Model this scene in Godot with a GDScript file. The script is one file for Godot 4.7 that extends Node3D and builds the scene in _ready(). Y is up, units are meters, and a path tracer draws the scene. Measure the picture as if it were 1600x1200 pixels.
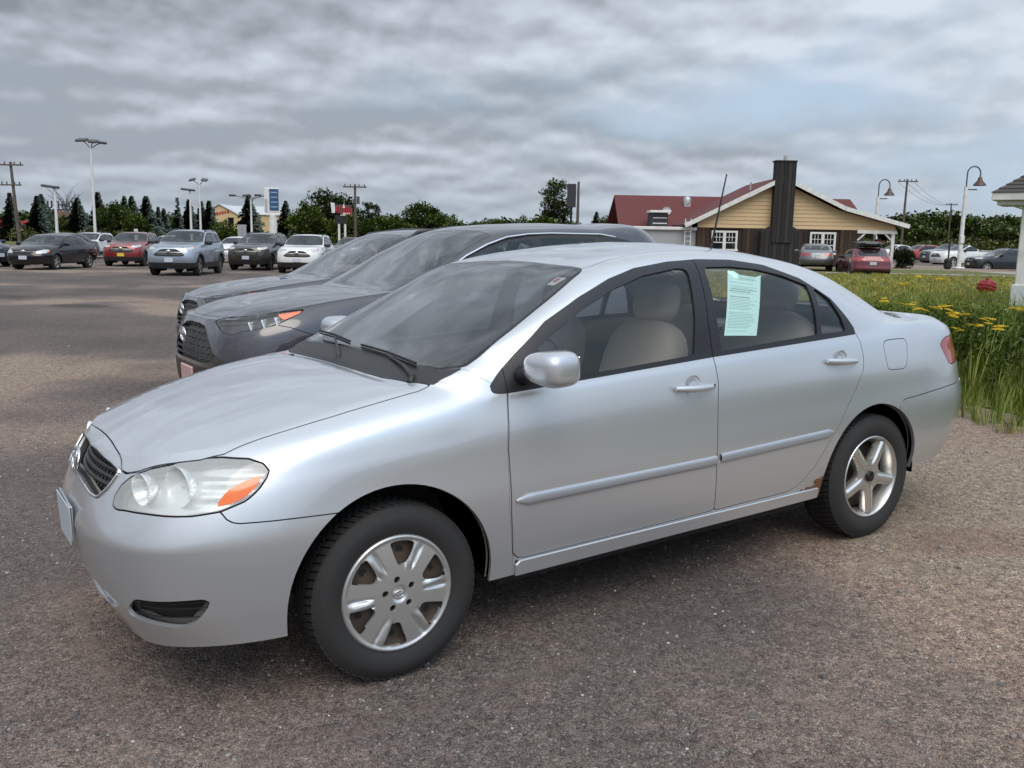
extends Node3D

func _ready() -> void:
	# ---- camera
	var cam := Camera3D.new()
	cam.name = "camera"
	cam.position = Vector3(-1.2619, 1.4836, 3.4605)
	cam.rotation = Vector3(-0.15813, -0.57122, 0.0187)
	cam.fov = 46.35
	cam.near = 0.05
	cam.far = 4000.0
	add_child(cam)
	cam.current = true
	# ---- sky, sun, exposure
	var env := Environment.new()
	env.background_mode = Environment.BG_SKY
	env.sky = Sky.new()
	env.sky.sky_material = cloudy_sky()
	env.background_energy_multiplier = 1.0
	env.tonemap_mode = Environment.TONE_MAPPER_LINEAR
	env.tonemap_exposure = 1.22
	env.sdfgi_enabled = true
	env.ssao_enabled = true
	env.ssil_enabled = true
	var we := WorldEnvironment.new()
	we.environment = env
	add_child(we)
	var sun := DirectionalLight3D.new()
	sun.name = "sun"
	sun.light_color = Color(1.0, 0.96, 0.90)
	sun.light_energy = 0.45
	sun.light_angular_distance = 40.0
	sun.shadow_enabled = true
	sun.rotation = Vector3(deg_to_rad(-52), deg_to_rad(-22), 0)
	add_child(sun)
	build()

func cloudy_sky() -> PanoramaSkyMaterial:
	# broken grey cloud, thicker to one side and thinning to pale blue on the other, brightest round the veiled sun
	var w := 2048
	var h := 1024
	var f := FastNoiseLite.new()
	f.seed = 7
	f.frequency = 1.0
	f.fractal_octaves = 7
	f.fractal_gain = 0.58
	f.noise_type = FastNoiseLite.TYPE_SIMPLEX_SMOOTH
	var g := FastNoiseLite.new()
	g.seed = 21
	g.frequency = 0.34
	g.fractal_octaves = 4
	var sun := Vector3(-0.231, 0.788, 0.571).normalized()
	var data := PackedFloat32Array()
	data.resize(w * h * 3)
	for j in h / 2:
		var el := PI / 2 - PI * (j + 0.5) / h
		var up := sin(el)
		for i in w:
			var az := TAU * (i + 0.5) / w
			var d := Vector3(cos(el) * sin(az), up, cos(el) * cos(az))
			d = Vector3(d.x, d.y, -d.z)
			var t := 1.0 / (up + 0.20)
			var x := d.x * t
			var z := d.z * t
			var a := f.get_noise_2d(x * 0.85 + 11.0, z * 0.85)
			var a2 := f.get_noise_2d(x * 0.85 + 11.05, z * 0.85 - 0.08)
			var b := g.get_noise_2d(x, z + 5.0)
			var wide := g.get_noise_2d(x * 0.45 + 40.0, z * 0.45)
			var thick := smoothstep(-0.75, 0.75, -(d.x * 0.8412 + d.z * 0.5407) + 0.3 * wide)
			var cover := smoothstep(-0.55, 0.22, a * 0.7 + b * 0.6 + thick * 0.95 - 0.20)
			var v := 0.535 + 0.55 * (a - a2) + 0.12 * b + 0.06 * a - 0.09 * thick - 0.06 * thick * (1.0 - smoothstep(0.02, 0.26, up))
			v -= 0.07 * thick * smoothstep(0.1, 0.5, a + b * 0.5)
			v = clampf(v * 0.88 + 0.02, 0.22, 0.60)
			var cloud := Color(v * 0.91, v * 1.0, v * lerpf(1.12, 1.13, thick))
			var blue := Color(0.34, 0.47, 0.65).lerp(Color(0.44, 0.54, 0.64), 1.0 - smoothstep(0.02, 0.35, up))
			var c := blue.lerp(cloud, cover * 0.96)
			c = c.lerp(Color(0.43, 0.50, 0.58), 0.55 * (1.0 - smoothstep(0.0, 0.09, up)))
			# an overcast sky is brighter overhead than at the horizon, and most round the sun
			var glow := (1.0 + 0.9 * up) / 1.13 + 1.0 * pow(maxf(0.0, d.dot(sun)), 2.5)
			var k := (j * w + i) * 3
			data[k] = c.r * glow
			data[k + 1] = c.g * glow
			data[k + 2] = c.b * glow
	for k in range((h / 2) * w * 3, w * h * 3, 3):
		data[k] = 0.20
		data[k + 1] = 0.18
		data[k + 2] = 0.16
	var im := Image.create_from_data(w, h, false, Image.FORMAT_RGBF, data.to_byte_array())
	var m := PanoramaSkyMaterial.new()
	m.panorama = ImageTexture.create_from_image(im)
	return m

func materials() -> Dictionary:
	var M := {}
	M.paint = mat(Color(0.60, 0.62, 0.64), 0.32, 0.70, 1.0)
	M.strip = mat(Color(0.42, 0.44, 0.47), 0.42, 0.6, 0.3)
	M.trim = mat(Color(0.012, 0.012, 0.014), 0.42)
	M.plastic = mat(Color(0.026, 0.026, 0.027), 0.5)
	M.black = mat(Color(0.008, 0.008, 0.008), 0.6)
	M.black_gloss = mat(Color(0.01, 0.01, 0.011), 0.12)
	M.well = mat(Color(0.02, 0.019, 0.018), 0.9)
	M.lining = mat(Color(0.20, 0.195, 0.17), 0.9)
	M.cabin = mat(Color(0.10, 0.10, 0.095), 0.7)
	M.seat = mat(Color(0.40, 0.375, 0.32), 0.95)
	M.rubber = mat(Color(0.021, 0.0205, 0.020), 0.8)
	M.hub = mat(Color(0.58, 0.58, 0.57), 0.30, 0.75)
	M.alloy = mat(Color(0.66, 0.65, 0.62), 0.28, 0.9)
	M.steel_brown = mat(Color(0.075, 0.055, 0.042), 0.7, 0.3)
	M.chrome = mat(Color(0.80, 0.80, 0.80), 0.08, 1.0)
	M.reflector = mat(Color(0.88, 0.90, 0.88), 0.30, 0.65)
	M.lens = pane(Color(0.84, 0.86, 0.84), 0.34, 0.05)
	M.amber = mat(Color(0.80, 0.145, 0.008), 0.12, 0.0, 1.0)
	M.tail = mat(Color(0.32, 0.012, 0.018), 0.12, 0.0, 1.0)
	M.plate = mat(Color(0.48, 0.52, 0.56), 0.5)
	M.glass = pane(Color(0.03, 0.045, 0.045), 0.20)
	M.side_glass = pane(Color(0.035, 0.05, 0.045), 0.14)
	M.rust = textured(mat(Color(0.30, 0.15, 0.075), 0.95), noise_tex(0.05, 4, [[0.0, Color(0.5, 0.42, 0.36)], [1.0, Color(1, 1, 1)]], 256, 77), 0.12)
	M.grey_paint = mat(Color(0.062, 0.060, 0.066), 0.25, 0.55, 1.0)
	M.clear_lens = pane(Color(0.5, 0.5, 0.5), 0.06)
	M.far_glass = pane(Color(0.02, 0.03, 0.035), 0.5)
	M.far_lens = mat(Color(0.55, 0.56, 0.55), 0.15, 0.3)
	M.pole_white = mat(Color(0.62, 0.62, 0.60), 0.6)
	M.pole_dark = mat(Color(0.09, 0.09, 0.095), 0.5, 0.4)
	M.pole_wood = textured(mat(Color(0.17, 0.135, 0.105), 0.9), noise_tex(0.03, 4, [[0.0, Color(0.6, 0.6, 0.6)], [1.0, Color(1, 1, 1)]], 256, 2), 1.4)
	M.white = textured(mat(Color(0.74, 0.74, 0.72), 0.6), noise_tex(0.02, 4, [[0.0, Color(0.88, 0.87, 0.85)], [1.0, Color(1, 1, 1)]], 256, 6), 1.7)
	M.pale_grey = mat(Color(0.55, 0.57, 0.58), 0.7)
	M.shade_brown = mat(Color(0.075, 0.05, 0.04), 0.45, 0.3)
	M.sign_blue = mat(Color(0.025, 0.075, 0.17), 0.35)
	M.sign_print = mat(Color(0.22, 0.32, 0.42), 0.5)
	M.sign_red = mat(Color(0.42, 0.03, 0.035), 0.5)
	M.sign_dark = mat(Color(0.03, 0.03, 0.035), 0.6)
	M.brick_red = mat(Color(0.20, 0.10, 0.08), 0.9)
	M.grey_metal = mat(Color(0.45, 0.46, 0.46), 0.45, 0.5)
	M.dark_pane = mat(Color(0.012, 0.014, 0.016), 0.06)
	M.grey_wall = mat(Color(0.33, 0.34, 0.34), 0.9)
	M.metal_roof = mat(Color(0.52, 0.54, 0.56), 0.5, 0.2)
	M.roof_red = textured(mat(Color(0.155, 0.040, 0.036), 0.9), noise_tex(0.06, 4, [[0.0, Color(0.75, 0.72, 0.72)], [1.0, Color(1, 1, 1)]], 512, 9), 2.5)
	var wood := noise_tex(0.02, 5, [[0.0, Color(0.55, 0.55, 0.55)], [1.0, Color(1, 1, 1)]], 512, 14)
	M.boards = []
	for c in [Color(0.060, 0.036, 0.026), Color(0.085, 0.050, 0.034), Color(0.048, 0.036, 0.030), Color(0.105, 0.056, 0.036), Color(0.040, 0.032, 0.028)]:
		M.boards.append(textured(mat(c, 0.9), wood, 1.1))
	M.chimney_boards = []
	for c in [Color(0.034, 0.031, 0.030), Color(0.046, 0.041, 0.038), Color(0.028, 0.026, 0.026), Color(0.060, 0.052, 0.046)]:
		M.chimney_boards.append(textured(mat(c, 0.9), wood, 1.1))
	M.siding = []
	for c in [Color(0.58, 0.42, 0.245), Color(0.55, 0.40, 0.23), Color(0.60, 0.44, 0.26)]:
		M.siding.append(mat(c, 0.8))
	M.shingles = []
	for c in [Color(0.115, 0.10, 0.093), Color(0.135, 0.12, 0.11), Color(0.10, 0.09, 0.085)]:
		M.shingles.append(textured(mat(c, 0.95), noise_tex(0.12, 3, [[0.0, Color(0.6, 0.6, 0.6)], [1.0, Color(1, 1, 1)]], 256, 19), 0.8))
	M.bag_red = mat(Color(0.30, 0.012, 0.018), 0.4)
	M.bark = mat(Color(0.09, 0.075, 0.06), 0.95)
	M.bare_wood = mat(Color(0.17, 0.165, 0.16), 0.95)
	M.car_silver = mat(Color(0.36, 0.41, 0.48), 0.34, 0.7, 1.0)
	M.car_red = mat(Color(0.24, 0.025, 0.03), 0.35, 0.3, 1.0)
	M.car_red2 = mat(Color(0.40, 0.03, 0.03), 0.35, 0.2, 1.0)
	M.car_maroon = mat(Color(0.12, 0.008, 0.014), 0.3, 0.3, 1.0)
	M.car_white = mat(Color(0.72, 0.72, 0.70), 0.4, 0.0, 1.0)
	M.car_brown = mat(Color(0.055, 0.05, 0.042), 0.35, 0.5, 1.0)
	M.car_blue = mat(Color(0.13, 0.18, 0.24), 0.35, 0.5, 1.0)
	M.car_dark = mat(Color(0.035, 0.04, 0.046), 0.35, 0.4, 1.0)
	M.car_grey = mat(Color(0.12, 0.125, 0.13), 0.35, 0.5, 1.0)
	M.car_black = mat(Color(0.008, 0.008, 0.010), 0.25, 0.0, 1.0)
	M.car_navy = mat(Color(0.010, 0.013, 0.022), 0.25, 0.0, 1.0)
	for m in [M.car_black, M.car_navy, M.car_dark, M.car_brown]:
		m.metallic_specular = 0.2
	M.plate_yellow = mat(Color(0.62, 0.52, 0.05), 0.5)
	M.plate_red = mat(Color(0.60, 0.35, 0.33), 0.5)
	return M

# ---------------------------------------------------------------- naming and meta data
var used_names := {}

func numbered(called: String) -> String:
	var k: int = used_names.get(called, 0)
	used_names[called] = k + 1
	return called if k == 0 else "%s_%03d" % [called, k]

func thing(called: String, label: String, category: String, at := Vector3.ZERO, turn := 0.0, group := "") -> Node3D:
	var o := Node3D.new()
	o.name = numbered(called)
	add_child(o)
	o.position = at
	o.rotation.y = turn
	tag(o, label, category, group)
	return o

func tag(o: Node, label: String, category: String, group := "") -> void:
	o.set_meta("label", label)
	o.set_meta("category", category)
	if group != "":
		o.set_meta("group", group)

func copy_of(o: Node3D, label: String, at: Vector3, turn: float) -> Node3D:
	var base: String = o.get_meta("base_name", o.name)
	var c: Node3D = o.duplicate()
	c.name = numbered(base)
	add_child(c)
	c.position = at
	c.rotation.y = turn
	c.set_meta("label", label)
	return c

func part(called: String, parent: Node) -> Node3D:
	var o := Node3D.new()
	o.name = called
	parent.add_child(o, true)
	return o

# ---------------------------------------------------------------- materials
func mat(c: Color, rough := 0.6, metal := 0.0, coat := 0.0) -> StandardMaterial3D:
	var m := StandardMaterial3D.new()
	m.albedo_color = Color(c.r, c.g, c.b).linear_to_srgb()
	m.roughness = rough
	m.metallic = metal
	if coat > 0.0:
		m.clearcoat_enabled = true
		m.clearcoat = coat
		m.clearcoat_roughness = 0.03
	return m

func pane(c: Color, alpha: float, rough := 0.0) -> StandardMaterial3D:
	var m := mat(c, rough)
	m.transparency = BaseMaterial3D.TRANSPARENCY_ALPHA
	m.albedo_color.a = alpha
	return m

func noise_tex(freq: float, octaves: int, ramp: Array, size := 512, sd := 1, kind := FastNoiseLite.TYPE_SIMPLEX_SMOOTH) -> ImageTexture:
	var f := FastNoiseLite.new()
	f.seed = sd
	f.noise_type = kind
	f.frequency = freq
	f.fractal_octaves = octaves
	var im: Image = f.get_seamless_image(size, size)
	var out := Image.create(size, size, false, Image.FORMAT_RGB8)
	var g := Gradient.new()
	g.offsets = PackedFloat32Array([])
	g.colors = PackedColorArray([])
	for k in ramp.size():
		g.add_point(ramp[k][0], ramp[k][1])
	var table := []
	for k in 256:
		table.append(g.sample(k / 255.0))
	var raw := im.get_data()
	if im.get_format() != Image.FORMAT_L8:
		im.convert(Image.FORMAT_L8)
		raw = im.get_data()
	var data := PackedByteArray()
	data.resize(size * size * 3)
	for k in size * size:
		var c: Color = table[raw[k]]
		data[k * 3] = int(c.r * 255.0)
		data[k * 3 + 1] = int(c.g * 255.0)
		data[k * 3 + 2] = int(c.b * 255.0)
	out = Image.create_from_data(size, size, false, Image.FORMAT_RGB8, data)
	return ImageTexture.create_from_image(out)

func textured(m: StandardMaterial3D, t: Texture2D, metres: float, world := false) -> StandardMaterial3D:
	m.albedo_texture = t
	m.uv1_triplanar = true
	m.uv1_world_triplanar = world
	m.uv1_scale = Vector3.ONE / metres
	return m

func relief(m: StandardMaterial3D, t: Texture2D, cm: float) -> StandardMaterial3D:
	m.heightmap_enabled = true
	m.heightmap_texture = t
	m.heightmap_scale = cm
	return m

# ---------------------------------------------------------------- surfaces: points, normals, counter-clockwise triangles
class Surf:
	var p := PackedVector3Array()
	var n := PackedVector3Array()
	var t := PackedInt32Array()

	func vert(a: Vector3, b: Vector3) -> int:
		p.append(a)
		n.append(b)
		return p.size() - 1

	func tri(a: int, b: int, c: int) -> void:
		t.append(a)
		t.append(b)
		t.append(c)

	func flat(a: Vector3, b: Vector3, c: Vector3, d = null) -> void:
		var m := (b - a).cross(c - a).normalized()
		var i := vert(a, m)
		vert(b, m)
		vert(c, m)
		tri(i, i + 1, i + 2)
		if d != null:
			vert(d, m)
			tri(i, i + 2, i + 3)

	func add(o: Surf, x := Transform3D.IDENTITY) -> Surf:
		var k := p.size()
		var flip := x.basis.determinant() < 0.0
		var nb := x.basis.inverse().transposed()
		for i in o.p.size():
			p.append(x * o.p[i])
			n.append((nb * o.n[i]).normalized())
		for i in range(0, o.t.size(), 3):
			t.append(o.t[i] + k)
			t.append(o.t[i + (2 if flip else 1)] + k)
			t.append(o.t[i + (1 if flip else 2)] + k)
		return self

	func smooth() -> Surf:
		n.resize(p.size())
		n.fill(Vector3.ZERO)
		for i in range(0, t.size(), 3):
			var f := (p[t[i + 1]] - p[t[i]]).cross(p[t[i + 2]] - p[t[i]])
			n[t[i]] += f
			n[t[i + 1]] += f
			n[t[i + 2]] += f
		for i in n.size():
			n[i] = n[i].normalized()
		return self

	func mesh() -> ArrayMesh:
		var a := []
		a.resize(Mesh.ARRAY_MAX)
		a[Mesh.ARRAY_VERTEX] = p
		a[Mesh.ARRAY_NORMAL] = n
		var q := t.duplicate()
		for i in range(0, q.size(), 3):
			var k := q[i + 1]
			q[i + 1] = q[i + 2]
			q[i + 2] = k
		a[Mesh.ARRAY_INDEX] = q
		var m := ArrayMesh.new()
		if p.size() > 0 and q.size() > 0:
			m.add_surface_from_arrays(Mesh.PRIMITIVE_TRIANGLES, a)
		return m

func put(s: Surf, called: String, m: Material, parent: Node) -> MeshInstance3D:
	var o := MeshInstance3D.new()
	o.name = called if parent != self else numbered(called)
	o.mesh = s.mesh()
	o.material_override = m
	parent.add_child(o, true)
	return o

func put_mesh(me: Mesh, called: String, m: Material, parent: Node) -> MeshInstance3D:
	var o := MeshInstance3D.new()
	o.name = called if parent != self else numbered(called)
	o.mesh = me
	o.material_override = m
	parent.add_child(o, true)
	return o

func mirrored(s: Surf) -> Surf:
	return Surf.new().add(s, Transform3D(Basis.from_scale(Vector3(1, 1, -1)), Vector3.ZERO))

func both(s: Surf) -> Surf:
	return Surf.new().add(s).add(s, Transform3D(Basis.from_scale(Vector3(1, 1, -1)), Vector3.ZERO))

func moved(s: Surf, d: float) -> Surf:
	var o := Surf.new()
	o.p = s.p.duplicate()
	o.n = s.n.duplicate()
	o.t = s.t.duplicate()
	for i in o.p.size():
		o.p[i] += o.n[i] * d
	return o

func clip(s: Surf, v: PackedFloat32Array) -> Surf:
	# the part of the surface where v < 0, cut along v = 0
	var o := Surf.new()
	var to := PackedInt32Array()
	to.resize(s.p.size())
	to.fill(-1)
	var made := {}
	var many := s.p.size()
	var ids := [0, 0, 0]
	for i in range(0, s.t.size(), 3):
		var a := s.t[i]
		var b := s.t[i + 1]
		var c := s.t[i + 2]
		var k := (1 if v[a] < 0.0 else 0) + (1 if v[b] < 0.0 else 0) + (1 if v[c] < 0.0 else 0)
		if k == 0:
			continue
		if k == 3:
			for q in [a, b, c]:
				if to[q] < 0:
					to[q] = o.vert(s.p[q], s.n[q])
				o.t.append(to[q])
			continue
		var ring := PackedInt32Array()
		var abc := [a, b, c]
		for e in 3:
			var q: int = abc[e]
			var r: int = abc[(e + 1) % 3]
			if v[q] < 0.0:
				if to[q] < 0:
					to[q] = o.vert(s.p[q], s.n[q])
				ring.append(to[q])
			if (v[q] < 0.0) != (v[r] < 0.0):
				var key := mini(q, r) * many + maxi(q, r)
				if not made.has(key):
					var f := v[q] / (v[q] - v[r])
					made[key] = o.vert(s.p[q].lerp(s.p[r], f), s.n[q].lerp(s.n[r], f).normalized())
				ring.append(made[key])
		for e in range(1, ring.size() - 1):
			o.tri(ring[0], ring[e], ring[e + 1])
	return o

enum { SIDE, TOP, ROUND, FRONT }

func flat_at(q: Vector3, how: int) -> Vector2:
	if how == SIDE:
		return Vector2(q.x, q.y)
	if how == TOP:
		return Vector2(q.x, q.z)
	if how == ROUND:
		return Vector2(0.9 * atan2(q.z, 0.1 - q.x), q.y)
	return Vector2(q.z, q.y)

func pts(a: Array) -> PackedVector2Array:
	var o := PackedVector2Array()
	for i in range(0, a.size(), 2):
		o.append(Vector2(a[i], a[i + 1]))
	return o

func soft(poly: PackedVector2Array, sub := 4) -> PackedVector2Array:
	# closed outline drawn smoothly through its points
	var o := PackedVector2Array()
	var k := poly.size()
	for i in k:
		var a := poly[(i + k - 1) % k]
		var b := poly[i]
		var c := poly[(i + 1) % k]
		var d := poly[(i + 2) % k]
		for j in sub:
			o.append(b.cubic_interpolate(c, a, d, float(j) / sub))
	return o

func doubled(poly: PackedVector2Array, how: int) -> PackedVector2Array:
	# outline of the near half plus its mirror image over the centre line
	var o := poly.duplicate()
	for i in range(poly.size() - 1, -1, -1):
		var q := poly[i]
		o.append(Vector2(q.x, -q.y) if how == TOP else Vector2(-q.x, q.y))
	return o

func inside_by(q: Vector2, poly: PackedVector2Array) -> float:
	var best := 1e9
	var odd := false
	var k := poly.size()
	var b := poly[k - 1]
	for i in k:
		var a := poly[i]
		var e := b - a
		var w := q - a
		var l := e.length_squared()
		var f := clampf(w.dot(e) / l, 0.0, 1.0) if l > 1e-12 else 0.0
		best = minf(best, (w - e * f).length_squared())
		if (a.y > q.y) != (b.y > q.y) and q.x < (b.x - a.x) * (q.y - a.y) / (b.y - a.y) + a.x:
			odd = not odd
		b = a
	return -sqrt(best) if odd else sqrt(best)

func field(s: Surf, how: int, poly: PackedVector2Array, gate = null) -> PackedFloat32Array:
	var o := PackedFloat32Array()
	o.resize(s.p.size())
	o.fill(1.0)
	var box := Rect2(poly[0], Vector2.ZERO)
	for q in poly:
		box = box.expand(q)
	box = box.grow(0.12)
	for i in s.p.size():
		var q := flat_at(s.p[i], how)
		if not box.has_point(q):
			continue
		if gate != null and not gate.call(s.p[i], s.n[i]):
			continue
		o[i] = inside_by(q, poly)
	return o

func plus(v: PackedFloat32Array, d: float) -> PackedFloat32Array:
	var o := v.duplicate()
	for i in o.size():
		o[i] += d
	return o

func minus(v: PackedFloat32Array, d: float) -> PackedFloat32Array:
	# keeps the outside: negative where v > d
	var o := v.duplicate()
	for i in o.size():
		o[i] = d - o[i]
	return o

func rim_edges(s: Surf) -> PackedInt32Array:
	var seen := {}
	for i in range(0, s.t.size(), 3):
		for e in 3:
			var a := s.t[i + e]
			var b := s.t[i + (e + 1) % 3]
			var key := mini(a, b) * 1000003 + maxi(a, b)
			if seen.has(key):
				seen[key] = -1
			else:
				seen[key] = i + e
	var o := PackedInt32Array()
	for key in seen:
		var at: int = seen[key]
		if at < 0:
			continue
		o.append(s.t[at])
		o.append(s.t[at - at % 3 + (at % 3 + 1) % 3])
	return o

func flange(s: Surf, d: float, bend := 0.0) -> Surf:
	# folds every free edge inwards by d; the centre line stays open
	var e := rim_edges(s)
	for i in range(0, e.size(), 2):
		var a := s.p[e[i]]
		var b := s.p[e[i + 1]]
		if absf(a.z) < 0.0015 and absf(b.z) < 0.0015:
			continue
		var na := s.n[e[i]]
		var nb := s.n[e[i + 1]]
		var out := (b - a).cross(na + nb).normalized()
		var k := s.vert(a, (out + na * bend).normalized())
		s.vert(b, (out + nb * bend).normalized())
		s.vert(a - na * d, out)
		s.vert(b - nb * d, out)
		s.tri(k, k + 2, k + 3)
		s.tri(k, k + 3, k + 1)
	return s

func drawn(knots: PackedFloat32Array, q: PackedVector3Array, at: PackedFloat32Array) -> PackedVector3Array:
	# smooth curve through q at knots, sampled at the given places
	var k := q.size()
	var m := PackedVector3Array()
	m.resize(k)
	for i in k:
		if i == 0:
			m[i] = (q[1] - q[0]) / (knots[1] - knots[0])
		elif i == k - 1:
			m[i] = (q[i] - q[i - 1]) / (knots[i] - knots[i - 1])
		else:
			var h0 := knots[i] - knots[i - 1]
			var h1 := knots[i + 1] - knots[i]
			m[i] = ((q[i] - q[i - 1]) / h0 * h1 + (q[i + 1] - q[i]) / h1 * h0) / (h0 + h1)
	var o := PackedVector3Array()
	var j := 0
	for u in at:
		while j < k - 2 and u >= knots[j + 1]:
			j += 1
		var h := knots[j + 1] - knots[j]
		var f := clampf((u - knots[j]) / h, 0.0, 1.0)
		var f2 := f * f
		var f3 := f2 * f
		o.append(q[j] * (2 * f3 - 3 * f2 + 1) + m[j] * (h * (f3 - 2 * f2 + f)) + q[j + 1] * (3 * f2 - 2 * f3) + m[j + 1] * (h * (f3 - f2)))
	return o

func loft(u: Array, guides: Array, step: float, across: int, first := 3) -> Surf:
	# near half of a car body: curves that run round it, stacked from the sills up to the centre line of the roof
	var k := u.size()
	var at := PackedFloat32Array()
	for i in k - 1:
		var many := maxi(2, int(ceil((u[i + 1] - u[i]) / step)))
		for j in many:
			at.append(lerpf(u[i], u[i + 1], float(j) / many))
	at.append(u[k - 1])
	var lines := []
	var low := 0
	var last := k - 1
	for g in guides:
		var many: int = g.size() / 3
		var full := many == k
		if full:
			low += 1
		else:
			last = first + many - 1
		var kn := PackedFloat32Array()
		var q := PackedVector3Array()
		for i in many:
			kn.append(u[i if full else i + first])
			q.append(Vector3(g[i * 3], g[i * 3 + 1], g[i * 3 + 2]))
		lines.append(drawn(kn, q, at))
	var s := Surf.new()
	var rows := (guides.size() - 1) * across + 1
	var ids := []
	for i in at.size():
		var whole: bool = at[i] >= u[first] - 1e-5 and at[i] <= u[last] + 1e-5
		var many: int = guides.size() if whole else low
		var kn := PackedFloat32Array([0.0])
		var q := PackedVector3Array()
		for j in many:
			q.append(lines[j][i])
			if j > 0:
				kn.append(kn[j - 1] + sqrt(q[j].distance_to(q[j - 1])) + 1e-4)
		var w := PackedFloat32Array()
		for j in many - 1:
			for e in across:
				w.append(lerpf(kn[j], kn[j + 1], float(e) / across))
		w.append(kn[many - 1])
		var col := PackedInt32Array()
		for v in drawn(kn, q, w):
			col.append(s.vert(v, Vector3.UP))
		# the first and last cross rows end on the curve that runs round the nose or the tail
		for end in [[first, 0, i], [last, i, at.size() - 1]]:
			if absf(at[i] - u[end[0]]) > 1e-5 or low == guides.size():
				continue
			for m in range((low - 1) * across + 1, col.size()):
				var best := s.p[col[m]]
				var near := 1e9
				for e in range(end[1], end[2]):
					var c := Geometry3D.get_closest_point_to_segment(s.p[col[m]], lines[low - 1][e], lines[low - 1][e + 1])
					if c.distance_to(s.p[col[m]]) < near:
						near = c.distance_to(s.p[col[m]])
						best = c
				s.p[col[m]] = best
		ids.append(col)
	for i in at.size() - 1:
		var a: PackedInt32Array = ids[i]
		var b: PackedInt32Array = ids[i + 1]
		for j in mini(a.size(), b.size()) - 1:
			s.tri(a[j], b[j], b[j + 1])
			s.tri(a[j], b[j + 1], a[j + 1])
	s.smooth()
	for i in s.p.size():
		if absf(s.p[i].z) < 1e-4:
			s.n[i] = Vector3(s.n[i].x, s.n[i].y, 0).normalized()
	return s

# ---------------------------------------------------------------- simple shapes
func slab(size: Vector3, ch := 0.0) -> Surf:
	# box round the origin with chamfered edges
	var s := Surf.new()
	var h := size * 0.5
	var c := minf(ch, minf(h.x, minf(h.y, h.z)) * 0.9)
	var axes := [Vector3.RIGHT, Vector3.UP, Vector3.BACK]
	for ax in 3:
		for sg in [-1.0, 1.0]:
			var w: Vector3 = axes[ax] * sg
			var u: Vector3 = axes[(ax + 1) % 3]
			var v: Vector3 = axes[(ax + 2) % 3] * sg
			var d := absf(w.dot(h))
			var hu := absf(u.dot(h)) - c
			var hv := absf(v.dot(h)) - c
			s.flat(w * d - u * hu - v * hv, w * d + u * hu - v * hv, w * d + u * hu + v * hv, w * d - u * hu + v * hv)
	if c > 0.0:
		for ax in 3:
			var u: Vector3 = axes[(ax + 1) % 3]
			var v: Vector3 = axes[(ax + 2) % 3]
			var w: Vector3 = axes[ax]
			var hw := absf(w.dot(h)) - c
			for su in [-1.0, 1.0]:
				for sv in [-1.0, 1.0]:
					var a: Vector3 = u * su * absf(u.dot(h)) + v * sv * (absf(v.dot(h)) - c)
					var b: Vector3 = u * su * (absf(u.dot(h)) - c) + v * sv * absf(v.dot(h))
					if su * sv > 0:
						s.flat(a - w * hw, b - w * hw, b + w * hw, a + w * hw)
					else:
						s.flat(b - w * hw, a - w * hw, a + w * hw, b + w * hw)
		for sx in [-1.0, 1.0]:
			for sy in [-1.0, 1.0]:
				for sz in [-1.0, 1.0]:
					var a := Vector3(sx * h.x, sy * (h.y - c), sz * (h.z - c))
					var b := Vector3(sx * (h.x - c), sy * h.y, sz * (h.z - c))
					var d := Vector3(sx * (h.x - c), sy * (h.y - c), sz * h.z)
					if sx * sy * sz > 0:
						s.flat(a, b, d)
					else:
						s.flat(a, d, b)
	return s

func slab_at(at: Vector3, size: Vector3, ch := 0.0, turn := Vector3.ZERO) -> Surf:
	return Surf.new().add(slab(size, ch), Transform3D(Basis.from_euler(turn), at))

func tube(path: Array, radii, seg := 8, cap := true) -> Surf:
	var s := Surf.new()
	var k := path.size()
	var side := Vector3.ZERO
	for i in k:
		var d: Vector3 = (path[mini(i + 1, k - 1)] - path[maxi(i - 1, 0)]).normalized()
		if i == 0:
			side = d.cross(Vector3.UP if absf(d.y) < 0.9 else Vector3.RIGHT).normalized()
		side = (side - d * d.dot(side)).normalized()
		var over := d.cross(side)
		var r: float = radii[i] if radii is Array else radii
		for j in seg:
			var a := TAU * j / seg
			var nn := side * cos(a) + over * sin(a)
			s.vert(path[i] + nn * r, nn)
	for i in k - 1:
		for j in seg:
			var a := i * seg + j
			var b := i * seg + (j + 1) % seg
			s.tri(a, b, b + seg)
			s.tri(a, b + seg, a + seg)
	if cap:
		for e in [0, k - 1]:
			var d: Vector3 = (path[0] - path[1]).normalized() if e == 0 else (path[k - 1] - path[k - 2]).normalized()
			var m := s.vert(path[e], d)
			for j in seg:
				s.vert(s.p[e * seg + j], d)
			for j in seg:
				if e == 0:
					s.tri(m, m + 1 + (j + 1) % seg, m + 1 + j)
				else:
					s.tri(m, m + 1 + j, m + 1 + (j + 1) % seg)
	return s

func lathe(profile: Array, seg := 48, axis_z := true) -> Surf:
	# profile of (radius, height) turned round the z axis (or y), listed so that the outside is on the left going along
	var s := Surf.new()
	var k := profile.size()
	for j in seg + 1:
		var a := TAU * j / seg
		for i in k:
			var q: Vector2 = profile[i]
			s.vert(Vector3(cos(a) * q.x, sin(a) * q.x, q.y) if axis_z else Vector3(cos(a) * q.x, q.y, -sin(a) * q.x), Vector3.UP)
	for j in seg:
		for i in k - 1:
			var a := j * k + i
			s.tri(a, a + k, a + k + 1)
			s.tri(a, a + k + 1, a + 1)
	s.smooth()
	for i in k:
		var m := (s.n[i] + s.n[seg * k + i]).normalized()
		s.n[i] = m
		s.n[seg * k + i] = m
	return s

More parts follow.
